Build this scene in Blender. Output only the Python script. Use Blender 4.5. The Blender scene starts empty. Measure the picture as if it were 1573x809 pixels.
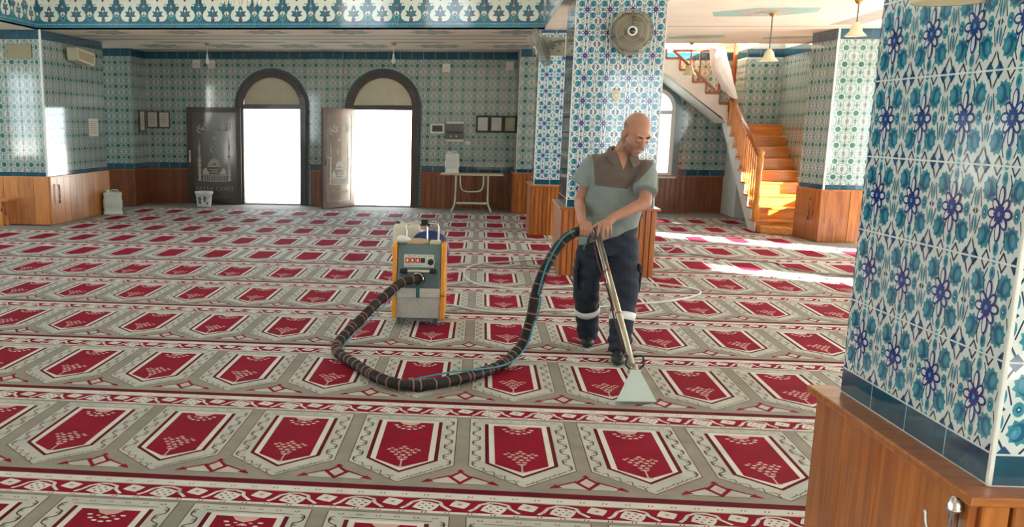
import bpy, bmesh, math, random
from mathutils import Vector, Matrix
random.seed(7)
PI = math.pi
scn = bpy.context.scene
COL = scn.collection

# ------------------------------------------------------------------ camera
CAM = Vector((0.3472, -4.6727, 1.6290))
yaw, pitch, roll, FPX = -0.11352, 0.2105, 0.00969, 1560.7
fw = Vector((math.sin(yaw)*math.cos(pitch), math.cos(yaw)*math.cos(pitch), -math.sin(pitch)))
r0 = Vector((math.cos(yaw), -math.sin(yaw), 0)); u0 = r0.cross(fw)
rr = r0*math.cos(roll)+u0*math.sin(roll); uu = -r0*math.sin(roll)+u0*math.cos(roll)
cd = bpy.data.cameras.new('camera'); cam = bpy.data.objects.new('camera', cd); COL.objects.link(cam)
cam.matrix_world = Matrix(((rr.x, uu.x, -fw.x, CAM.x), (rr.y, uu.y, -fw.y, CAM.y), (rr.z, uu.z, -fw.z, CAM.z), (0, 0, 0, 1)))
cd.sensor_fit = 'HORIZONTAL'; cd.sensor_width = 36; cd.lens = FPX/1573*36
cd.shift_x = 229.3/1573; cd.shift_y = 118.9/1573; cd.clip_start = 0.05; cd.clip_end = 300
scn.camera = cam

# ------------------------------------------------------------------ sky, sun, exposure
w = bpy.data.worlds.new('sky'); scn.world = w; w.use_nodes = True
bg = w.node_tree.nodes['Background']; bg.inputs[0].default_value = (0.84, 0.94, 1.0, 1); bg.inputs[1].default_value = 2.7
sl = bpy.data.lights.new('sun', 'SUN'); sl.energy = 42; sl.angle = 0.02; sl.color = (1, .96, .90)
so = bpy.data.objects.new('sun', sl); COL.objects.link(so)
SUND = Vector((0.79*math.cos(math.radians(21)), -0.61*math.cos(math.radians(21)), math.sin(math.radians(21))))
so.rotation_euler = SUND.to_track_quat('Z', 'Y').to_euler(); so.location = (14, -6, 9)
vs = scn.view_settings; vs.view_transform = 'Standard'; vs.look = 'None'; vs.gamma = 1; vs.use_curve_mapping = False
vs.exposure = 1.2
scn.cycles.max_bounces = 8; scn.cycles.diffuse_bounces = 5; scn.cycles.caustics_reflective = False; scn.cycles.caustics_refractive = False

# ------------------------------------------------------------------ materials
def lin(c):
    return tuple(((x/255)/12.92 if x/255 <= .04045 else ((x/255+.055)/1.055)**2.4) for x in c)
MATS = {}
def pm(name, rgb, rough=.5, metal=0, var=.12, scale=6, bump=0, bscale=60, coat=0, sheen=0, spec=.5, emit=0, alpha=None, stretch=None):
    if name in MATS: return MATS[name]
    m = bpy.data.materials.new(name); m.use_nodes = True; nt = m.node_tree; N = nt.nodes; L = nt.links
    b = N['Principled BSDF']; c = lin(rgb)
    tc = N.new('ShaderNodeTexCoord'); src = tc.outputs['Object']
    if stretch:
        mp = N.new('ShaderNodeMapping'); mp.inputs['Scale'].default_value = stretch; L.new(src, mp.inputs[0]); src = mp.outputs[0]
    nz = N.new('ShaderNodeTexNoise'); nz.inputs['Scale'].default_value = scale; nz.inputs['Detail'].default_value = 4
    L.new(src, nz.inputs['Vector'])
    rp = N.new('ShaderNodeValToRGB'); e = rp.color_ramp.elements
    e[0].position = .3; e[1].position = .7
    e[0].color = tuple(x*(1-var) for x in c)+(1,); e[1].color = tuple(min(1, x*(1+var)) for x in c)+(1,)
    L.new(nz.outputs['Fac'], rp.inputs[0]); L.new(rp.outputs[0], b.inputs['Base Color'])
    b.inputs['Roughness'].default_value = rough; b.inputs['Metallic'].default_value = metal
    b.inputs['Specular IOR Level'].default_value = spec
    b.inputs['Coat Weight'].default_value = coat; b.inputs['Coat Roughness'].default_value = .05
    b.inputs['Sheen Weight'].default_value = sheen; b.inputs['Sheen Roughness'].default_value = .5
    if emit:
        b.inputs['Emission Color'].default_value = c+(1,); b.inputs['Emission Strength'].default_value = emit
    if bump:
        n2 = N.new('ShaderNodeTexNoise'); n2.inputs['Scale'].default_value = bscale; L.new(src, n2.inputs['Vector'])
        bp = N.new('ShaderNodeBump'); bp.inputs['Strength'].default_value = bump; bp.inputs['Distance'].default_value = .01
        L.new(n2.outputs['Fac'], bp.inputs['Height']); L.new(bp.outputs[0], b.inputs['Normal'])
    MATS[name] = m; return m

def wood(name, c1, c2, knot, rough=.28, axis='z', coat=.3, knots=.05):
    """varnished pine: stretched grain noise, random per board, dark oval knots"""
    if name in MATS: return MATS[name]
    m = bpy.data.materials.new(name); m.use_nodes = True; nt = m.node_tree; N = nt.nodes; L = nt.links
    b = N['Principled BSDF']
    tc = N.new('ShaderNodeTexCoord'); oi = N.new('ShaderNodeObjectInfo')
    ad = N.new('ShaderNodeVectorMath'); ad.operation = 'ADD'; L.new(tc.outputs['Object'], ad.inputs[0])
    mu = N.new('ShaderNodeMath'); mu.operation = 'MULTIPLY'; mu.inputs[1].default_value = 37; L.new(oi.outputs['Random'], mu.inputs[0])
    L.new(mu.outputs[0], ad.inputs[1])
    mp = N.new('ShaderNodeMapping'); s = {'z': (14, 14, 1.2), 'x': (1.2, 14, 14), 'y': (14, 1.2, 14)}[axis]
    mp.inputs['Scale'].default_value = s; L.new(ad.outputs[0], mp.inputs[0])
    nz = N.new('ShaderNodeTexNoise'); nz.inputs['Scale'].default_value = 2.2; nz.inputs['Detail'].default_value = 6; nz.inputs['Distortion'].default_value = .6
    L.new(mp.outputs[0], nz.inputs['Vector'])
    rp = N.new('ShaderNodeValToRGB'); e = rp.color_ramp.elements; e[0].position = .32; e[1].position = .68
    e[0].color = lin(c1)+(1,); e[1].color = lin(c2)+(1,); L.new(nz.outputs['Fac'], rp.inputs[0])
    mp2 = N.new('ShaderNodeMapping'); s2 = {'z': (3, 3, 1.6), 'x': (1.6, 3, 3), 'y': (3, 1.6, 3)}[axis]
    mp2.inputs['Scale'].default_value = s2; L.new(ad.outputs[0], mp2.inputs[0])
    vo = N.new('ShaderNodeTexVoronoi'); vo.inputs['Scale'].default_value = 1.3; L.new(mp2.outputs[0], vo.inputs['Vector'])
    kr = N.new('ShaderNodeValToRGB'); k = kr.color_ramp.elements; k[0].position = knots*.6; k[1].position = knots+.03
    k[0].color = (1, 1, 1, 1); k[1].color = (0, 0, 0, 1); L.new(vo.outputs['Distance'], kr.inputs[0])
    mx = N.new('ShaderNodeMix'); mx.data_type = 'RGBA'; L.new(kr.outputs[0], mx.inputs[0]); L.new(rp.outputs[0], mx.inputs[6]); mx.inputs[7].default_value = lin(knot)+(1,)
    hs = N.new('ShaderNodeHueSaturation'); mr = N.new('ShaderNodeMapRange'); mr.inputs[3].default_value = .82; mr.inputs[4].default_value = 1.15
    L.new(oi.outputs['Random'], mr.inputs[0]); L.new(mr.outputs[0], hs.inputs['Value']); L.new(mx.outputs[2], hs.inputs['Color'])
    L.new(hs.outputs[0], b.inputs['Base Color'])
    b.inputs['Roughness'].default_value = rough; b.inputs['Coat Weight'].default_value = coat; b.inputs['Coat Roughness'].default_value = .12
    MATS[name] = m; return m

def glassmat(name, tint=(235, 245, 245), refl=.12):
    m = bpy.data.materials.new(name); m.use_nodes = True; nt = m.node_tree; N = nt.nodes; L = nt.links
    N.remove(N['Principled BSDF']); t = N.new('ShaderNodeBsdfTransparent'); t.inputs[0].default_value = lin(tint)+(1,)
    g = N.new('ShaderNodeBsdfGlossy'); g.inputs['Roughness'].default_value = .03; x = N.new('ShaderNodeMixShader'); x.inputs[0].default_value = refl
    L.new(t.outputs[0], x.inputs[1]); L.new(g.outputs[0], x.inputs[2]); L.new(x.outputs[0], N['Material Output'].inputs[0])
    return m

# ------------------------------------------------------------------ mesh builder
class MB:
    def __init__(s): s.v = []; s.f = []; s.m = []
    def ng(s, pts, m=0):
        i = len(s.v); s.v += [tuple(p) for p in pts]; s.f.append(tuple(range(i, i+len(pts)))); s.m.append(m); return s
    def raw(s, v, f, m=0):
        i = len(s.v); s.v += [tuple(p) for p in v]
        for q in f: s.f.append(tuple(i+k for k in q)); s.m.append(m)
        return s
    def bb(s, x0, x1, y0, y1, z0, z1, m=0):
        v = [(x0, y0, z0), (x1, y0, z0), (x1, y1, z0), (x0, y1, z0), (x0, y0, z1), (x1, y0, z1), (x1, y1, z1), (x0, y1, z1)]
        return s.raw(v, [(0, 3, 2, 1), (4, 5, 6, 7), (0, 1, 5, 4), (1, 2, 6, 5), (2, 3, 7, 6), (3, 0, 4, 7)], m)
    def bx(s, M, sx, sy, sz, m=0):      # box with matrix M, centred
        v = [M @ Vector((a*sx/2, b*sy/2, c*sz/2)) for c in (-1, 1) for a, b in ((-1, -1), (1, -1), (1, 1), (-1, 1))]
        return s.raw(v, [(0, 3, 2, 1), (4, 5, 6, 7), (0, 1, 5, 4), (1, 2, 6, 5), (2, 3, 7, 6), (3, 0, 4, 7)], m)
    def prism(s, poly, a, b, m=0, ax='y'):      # 2-D outline extruded along ax from a to b
        def P(p, t): return {'y': (p[0], t, p[1]), 'z': (p[0], p[1], t), 'x': (t, p[0], p[1])}[ax]
        n = len(poly); i = len(s.v)
        s.v += [P(p, a) for p in poly]+[P(p, b) for p in poly]
        s.f.append(tuple(range(i, i+n))); s.f.append(tuple(range(i+2*n-1, i+n-1, -1))); s.m += [m, m]
        for k in range(n):
            s.f.append((i+k, i+n+k, i+n+(k+1) % n, i+(k+1) % n)); s.m.append(m)
        return s
    def tube(s, pts, r, n=8, m=0, cap=True, closed=False):
        pts = [Vector(p) for p in pts]; N = len(pts); i0 = len(s.v)
        rs = r if isinstance(r, (list, tuple)) else [r]*N
        t0 = (pts[1]-pts[0]).normalized(); a = t0.orthogonal().normalized()
        for k in range(N):
            if closed: t = (pts[(k+1) % N]-pts[k-1]).normalized()
            else: t = (pts[min(k+1, N-1)]-pts[max(k-1, 0)]).normalized()
            a = (a-t*a.dot(t)).normalized(); b = t.cross(a)
            for j in range(n):
                q = 2*PI*j/n; s.v.append(tuple(pts[k]+(a*math.cos(q)+b*math.sin(q))*rs[k]))
        for k in range(N if closed else N-1):
            for j in range(n):
                A = i0+k*n; B = i0+((k+1) % N)*n
                s.f.append((A+j, A+(j+1) % n, B+(j+1) % n, B+j)); s.m.append(m)
        if cap and not closed:
            s.f.append(tuple(range(i0+n-1, i0-1, -1))); s.f.append(tuple(range(i0+(N-1)*n, i0+N*n))); s.m += [m, m]
        return s
    def lathe(s, prof, n=20, m=0, M=None, c=(0, 0, 0)):
        i0 = len(s.v); M = M or Matrix.Identity(4); c = Vector(c)
        for (r, z) in prof:
            for j in range(n):
                q = 2*PI*j/n; s.v.append(tuple(M @ Vector((r*math.cos(q), r*math.sin(q), z))+c))
        for k in range(len(prof)-1):
            for j in range(n):
                A = i0+k*n; B = A+n; s.f.append((A+j, A+(j+1) % n, B+(j+1) % n, B+j)); s.m.append(m)
        s.f.append(tuple(range(i0+n-1, i0-1, -1))); e = i0+(len(prof)-1)*n; s.f.append(tuple(range(e, e+n))); s.m += [m, m]
        return s
    def ell(s, c, rad, m=0, R=None, nu=14, nv=10):
        c = Vector(c); R = R or Matrix.Identity(3); i0 = len(s.v)
        for k in range(nv+1):
            th = PI*k/nv
            for j in range(nu):
                q = 2*PI*j/nu
                p = Vector((math.sin(th)*math.cos(q)*rad[0], math.sin(th)*math.sin(q)*rad[1], math.cos(th)*rad[2]))
                s.v.append(tuple(c+R @ p))
        for k in range(nv):
            for j in range(nu):
                A = i0+k*nu; B = A+nu; s.f.append((A+j, B+j, B+(j+1) % nu, A+(j+1) % nu)); s.m.append(m)
        return s
    def cap(s, a, b, ra, rb, m=0, n=12):      # tapered capsule
        a = Vector(a); b = Vector(b); d = (b-a); L = d.length; d.normalize()
        pts = []; rs = []
        for k in range(1, 5): q = PI/2*k/4; pts.append(a-d*ra*math.cos(q)); rs.append(max(ra*math.sin(q), 1e-4))
        for k in range(4, 0, -1): q = PI/2*k/4; pts.append(b+d*rb*math.cos(q)); rs.append(max(rb*math.sin(q), 1e-4))
        return s.tube(pts, rs, n, m)
    def build(s, name, mats, parent=None, off=None, smooth=False, bevel=0, seg=2):
        me = bpy.data.meshes.new(name)
        v = s.v if off is None else [(p[0]-off[0], p[1]-off[1], p[2]-off[2]) for p in s.v]
        me.from_pydata(v, [], s.f)
        if not isinstance(mats, (list, tuple)): mats = [mats]
        for mt in mats: me.materials.append(mt)
        if len(mats) > 1: me.polygons.foreach_set('material_index', s.m)
        if smooth: me.polygons.foreach_set('use_smooth', [True]*len(me.polygons))
        me.update()
        o = bpy.data.objects.new(name, me); COL.objects.link(o)
        if parent: o.parent = parent
        if bevel:
            bm = o.modifiers.new('bevel', 'BEVEL'); bm.width = bevel; bm.segments = seg; bm.limit_method = 'ANGLE'
        return o

def tag(o, label=None, cat=None, group=None, kind=None):
    if label: o['label'] = label
    if cat: o['category'] = cat
    if group: o['group'] = group
    if kind: o['kind'] = kind
    return o
def thing(name, label, cat, loc=(0, 0, 0), rz=0, group=None):
    o = bpy.data.objects.new(name, None); COL.objects.link(o); o.empty_display_size = .1
    o.location = loc; o.rotation_euler = (0, 0, rz); return tag(o, label, cat, group)
def inst(name, mesh, parent, loc, rz=0, scale=None):
    o = bpy.data.objects.new(name, mesh); COL.objects.link(o); o.parent = parent
    o.location = loc; o.rotation_euler = (0, 0, rz)
    if scale: o.scale = scale
    return o
def copy_tree(o, parent=None):
    c = o.copy(); COL.objects.link(c); c.parent = parent
    for ch in list(o.children): copy_tree(ch, c)
    return c
def spline(pts, n=8):
    P = [Vector(p) for p in pts]; P = [P[0]*2-P[1]]+P+[P[-1]*2-P[-2]]; out = []
    for i in range(1, len(P)-2):
        for k in range(n):
            t = k/n; a, b, c, d = P[i-1], P[i], P[i+1], P[i+2]
            out.append(.5*((2*b)+(c-a)*t+(2*a-5*b+4*c-d)*t*t+(3*b-a-3*c+d)*t**3))
    out.append(P[-2]); return out

# 2-D pattern helpers (flat print as thin layers)
def circ(x, y, rx, ry=None, n=12, a0=0):
    ry = ry or rx; return [(x+rx*math.cos(a0+2*PI*k/n), y+ry*math.sin(a0+2*PI*k/n)) for k in range(n)]
def star(x, y, r1, r2, n=8, a0=0):
    return [(x+(r1 if k % 2 == 0 else r2)*math.cos(a0+PI*k/n), y+(r1 if k % 2 == 0 else r2)*math.sin(a0+PI*k/n)) for k in range(2*n)]
def rell(x, y, rx, ry, ang, n=12):
    c, s_ = math.cos(ang), math.sin(ang)
    return [(x+rx*math.cos(q)*c-ry*math.sin(q)*s_, y+rx*math.cos(q)*s_+ry*math.sin(q)*c) for q in [2*PI*k/n for k in range(n)]]
def ribs(pts, wd):      # list of quads along a polyline
    out = []
    for (x0, y0), (x1, y1) in zip(pts, pts[1:]):
        dx, dy = x1-x0, y1-y0; l = math.hypot(dx, dy) or 1; nx, ny = -dy/l*wd/2, dx/l*wd/2; ex, ey = dx/l*wd*.25, dy/l*wd*.25
        out.append([(x0+nx-ex, y0+ny-ey), (x0-nx-ex, y0-ny-ey), (x1-nx+ex, y1-ny+ey), (x1+nx+ex, y1+ny+ey)])
    return out
def clip_half(poly, a, b, c):      # keep a*x+b*y<=c
    out = []
    for i in range(len(poly)):
        p, q = poly[i-1], poly[i]; dp, dq = a*p[0]+b*p[1]-c, a*q[0]+b*q[1]-c
        if (dp <= 0) != (dq <= 0):
            t = dp/(dp-dq); out.append((p[0]+(q[0]-p[0])*t, p[1]+(q[1]-p[1])*t))
        if dq <= 0: out.append(q)
    return out if len(out) > 2 else []
def clip_rect(poly, x0, x1, y0, y1):
    for a, b, c in ((1, 0, x1), (-1, 0, -x0), (0, 1, y1), (0, -1, -y0)):
        poly = clip_half(poly, a, b, c)
        if not poly: return []
    return poly
def cut_convex(poly, hull):      # parts of poly outside the convex hull (ccw)
    res = []; P = poly
    for i in range(len(hull)):
        (x0, y0), (x1, y1) = hull[i-1], hull[i]; a, b = (y1-y0), -(x1-x0); c = a*x0+b*y0
        o = clip_half(P, -a, -b, -c)
        if o: res.append(o)
        P = clip_half(P, a, b, c)
        if not P: break
    return res
# ------------------------------------------------------------------ palette
M_plaster = pm('plaster white', (226, 216, 200), .75, var=.05, scale=2, bump=.05)
M_grout = pm('grout', (206, 212, 210), .6, var=.05)
M_conc = pm('outdoor paving', (226, 222, 212), .9, var=.08)
M_pine = wood('varnished pine', (140, 72, 22), (186, 114, 44), (70, 30, 10))
M_pine_d = wood('dark varnished pine', (112, 58, 30), (142, 80, 42), (56, 26, 14))
M_pine_l = wood('pale varnished pine', (186, 112, 54), (212, 146, 84), (96, 50, 22), knots=.07)
M_pine_x = wood('pine ledge', (150, 80, 26), (190, 116, 46), (80, 36, 12), axis='x')
M_pine_y = wood('pine rail', (150, 80, 26), (190, 116, 46), (80, 36, 12), axis='y')
M_step = wood('honey pine steps', (186, 104, 24), (222, 146, 44), (110, 56, 12), axis='x')
GL = dict(rough=.09, coat=.7, spec=.5)
T_white = pm('tile white glaze', (206, 220, 220), var=.03, **GL)
T_teal = pm('tile teal glaze', (48, 142, 160), var=.2, scale=60, **GL)
T_dteal = pm('tile deep teal glaze', (16, 84, 128), var=.15, **GL)
T_cob = pm('tile cobalt glaze', (18, 48, 128), var=.15, **GL)
T_navy = pm('tile navy line', (34, 46, 82), var=.1, **GL)
T_band = pm('tile petrol blue glaze', (4, 76, 100), var=.16, scale=25, **GL)
L_bg = pm('lattice tile grey teal', (126, 154, 150), var=.06, **GL)
L_white = pm('lattice tile pale line', (206, 216, 210), var=.04, **GL)
L_green = pm('lattice tile green', (48, 100, 92), var=.15, **GL)
L_pink = pm('lattice tile mauve grey', (142, 138, 140), var=.1, **GL)
L_dk = pm('lattice tile dark dot', (62, 92, 96), var=.1, **GL)

# ------------------------------------------------------------------ tiles
LAY = .0004
def tile_mesh(name, polys, mats, w, h, th=.008, gap=.002, cut=None):
    mb = MB(); hw, hh = w/2-gap, h/2-gap
    base = [(-hw, -hh), (hw, -hh), (hw, hh), (-hw, hh)]
    for p in (cut_convex(base, cut) if cut else [base]): mb.prism(p, -th, 0, 0)
    for poly, lay, mi in polys:
        p = clip_rect(poly, -hw+.0006, hw-.0006, -hh+.0006, hh-.0006)
        if not p: continue
        for q in (cut_convex(p, cut) if cut else [p]):
            mb.ng([(x, -th-LAY*lay, z) for x, z in q], mi)
    o = mb.build(name, mats); me = o.data; bpy.data.objects.remove(o); return me

def iznik(a):      # one tile: cobalt star flower, four teal carnations, medallions, stems; a = half size
    P = []
    def add(poly, lay, m): P.append(([(x*a, y*a) for x, y in poly], lay, m))
    for sx in (-1, 1):
        for sy in (-1, 1):
            cx, cy = .52*sx, .5*sy
            add(star(cx, cy, .31, .245, 10, .2), 1, 1); add(rell(cx+.04*sx, cy, .17, .22, -.35*sx*sy), 2, 2)
            add(rell(cx+.10*sx, cy+.01*sy, .11, .16, -.35*sx*sy), 3, 1); add(rell(cx+.13*sx, cy+.02*sy, .04, .08, -.35*sx*sy), 4, 5)
            add(star(cx-.17*sx, cy-.10*sy, .07, .04, 5), 3, 2)
            # half flowers at the tile edge and stems
            add(rell(1.0*sx, .28*sy, .11, .2, 0), 1, 1); add(rell(1.0*sx, .28*sy, .05, .12, 0), 2, 2)
            for q in ribs([(.2*sx, .98*sy), (.34*sx, .8*sy), (.48*sx, .97*sy)], .05): add(q, 1, 4)
            for q in ribs([(.98*sx, .62*sy), (.84*sx, .86*sy), (.7*sx, .98*sy)], .05): add(q, 1, 4)
            for q in ribs([(.2*sx, .22*sy), (.3*sx, .62*sy), (.2*sx, .82*sy)], .035): add(q, 1, 4)
            for q in ribs([(.78*sx, .1*sy), (.9*sx, .5*sy)], .035): add(q, 1, 4)
            add([(.62*sx, 1.0*sy), (.8*sx, .8*sy), (.98*sx, 1.0*sy)], 1, 2)
    for sx in (-1, 1):
        add(circ(.62*sx, 0, .13, .17), 1, 1); add(circ(.62*sx, 0, .06, .08, 8), 2, 2); add(circ(.62*sx, 0, .025, n=6), 3, 0)
        add(circ(0, .74*sx, .11, .15), 1, 1); add(circ(0, .74*sx, .05, .07, 8), 2, 2)
        add([(-.12, 1.0*sx), (0, .9*sx), (.12, 1.0*sx)], 1, 1)
        add([(1.0*sx, -.1), (.88*sx, 0), (1.0*sx, .1)], 1, 4)
    for k in range(8):
        t = PI*k/4; d = .30 if k % 2 == 0 else .26; rl = .18
        if k in (2, 6): d, rl = .37, .24
        add(rell(d*math.cos(t), d*math.sin(t), rl, .12, t), 5+k % 2, 3)
        add(rell(d*math.cos(t), d*math.sin(t), rl-.06, .068, t), 7+k % 2, 0)
    add(star(0, 0, .24, .16, 8), 9, 3); add(circ(0, 0, .06, n=8), 10, 5)
    return P
TI = .2345
IZ_M = [T_white, T_teal, T_dteal, T_cob, T_navy, pm('tile sky glaze', (84, 150, 190), **GL)]
ME_iznik = tile_mesh('iznik_tile', iznik(TI/2), IZ_M, TI, TI)
TL = .2244
def lattice(a):      # mauve ovals on the tile corners, green rosettes in the centres, pale ogee lines between
    P = []
    def add(poly, lay, m): P.append(([(x*a, y*a) for x, y in poly], lay, m))
    for cx in (-1, 1):
        for cy in (-1, 1):
            add(circ(cx, cy, .60, .66, 16), 1, 1); add(circ(cx, cy, .53, .60, 16), 2, 0)
            add(star(cx, cy, .47, .41, 8), 3, 1); add(circ(cx, cy, .30, .37, 14), 4, 3); add(circ(cx, cy, .1, .14, 8), 5, 4)
    add(star(0, 0, .50, .42, 6, .52), 1, 1); add(star(0, 0, .42, .36, 6, .52), 2, 0); add(star(0, 0, .37, .31, 6, 0), 3, 2); add(circ(0, 0, .09, n=8), 4, 4)
    for sx in (-1, 1):
        add(rell(.93*sx, 0, .09, .17, 0, 8), 3, 4); add(rell(0, .9*sx, .10, .13, 0, 8), 3, 4)
        for sy in (-1, 1):
            for q in ribs([(.50*sx, .16*sy), (.66*sx, .24*sy), (.80*sx, .16*sy)], .055): add(q, 4, 1)
            for q in ribs([(.16*sx, .52*sy), (.24*sx, .70*sy), (.14*sx, .86*sy)], .055): add(q, 4, 1)
    return P
LA_M = [L_bg, L_white, L_green, L_pink, L_dk]
LATT = lattice(TL/2)
ME_latt = tile_mesh('lattice_tile', LATT, LA_M, TL, TL)
_band = {}
def band_mesh(w, h):
    k = (round(w, 4), round(h, 4))
    if k not in _band: _band[k] = tile_mesh('band_tile', [], [T_band], w, h, th=.0085, gap=.003)
    return _band[k]

def lay(parent, p0, ang, length, w, z0, rows, h, mesh, name='tile', hulls=(), polys=None, mats=None):
    """grid of separate tiles along a wall; hulls = openings (wall x,z) cut out of the tiles"""
    c, s = math.cos(ang), math.sin(ang); n = int(math.ceil(length/w-1e-3))
    for i in range(n):
        wi = min(w, length-i*w)
        if wi < .012: continue
        u = i*w+wi/2
        for j in range(rows):
            z = z0+(j+.5)*h; cutm = None; skip = False
            for hull in hulls:
                rect = [(u-wi/2, z-h/2), (u+wi/2, z-h/2), (u+wi/2, z+h/2), (u-wi/2, z+h/2)]
                A = sum(abs(sum(p[k-1][0]*p[k][1]-p[k][0]*p[k-1][1] for k in range(len(p))))/2 for p in cut_convex(rect, hull))
                if A < wi*h*.03: skip = True; break
                if A < wi*h*.999: cutm = hull
            if skip: continue
            if cutm:
                me = tile_mesh('cut_'+name, polys or [], mats, w, h, cut=[((x-u)*w/wi, y-z) for x, y in cutm])
            else: me = mesh
            inst(name, me, parent, (p0[0]+c*u, p0[1]+s*u, z), ang, (wi/w, 1, 1) if wi < w-1e-4 else None)

def boards(parent, p0, ang, length, bw, z0, z1, mat, th=.018, name='board', gap=.004, chamfer=.004):
    n = max(1, round(length/bw)); bw = length/n; key = (round(bw, 4), z0, z1, th, mat.name, gap)
    if key not in _band:
        mb = MB(); h = bw/2-gap/2
        mb.prism([(-h, 0), (-h, -th+chamfer), (-h+chamfer, -th), (h-chamfer, -th), (h, -th+chamfer), (h, 0)], 0, z1-z0, 0, 'z')
        o = mb.build('board', mat); _band[key] = o.data; bpy.data.objects.remove(o)
    c, s = math.cos(ang), math.sin(ang)
    for i in range(n):
        u = (i+.5)*bw; inst(name, _band[key], parent, (p0[0]+c*u, p0[1]+s*u, z0), ang)

def arch_hull(cx, hw, zs, z0=0, n=20):
    return [(cx-hw, z0), (cx+hw, z0)]+[(cx+hw*math.cos(PI*k/n), zs+hw*math.sin(PI*k/n)) for k in range(n+1)]

# ------------------------------------------------------------------ floor and carpet
o = MB().bb(-10.5, 8.4, -8.5, 16.0, -.3, -.014).build('floor', pm('screed', (150, 145, 135), .9)); tag(o, 'screed floor slab under the wall to wall carpet', kind='structure')
o = MB().bb(-40, 40, 16.0, 60, -.3, -.16).build('outdoor_ground', M_conc); tag(o, 'sunlit pale paving outside the open doors', kind='structure')
o = MB().bb(-60, -10.6, -60, 60, -.3, -.18).build('outdoor_ground', M_conc); tag(o, 'paving outside the left hand wall', kind='structure')
o = MB().bb(8.4, 60, -60, 60, -.3, -.18).build('outdoor_ground', M_conc); tag(o, 'sunlit paving outside the right hand wall', kind='structure')

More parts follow.
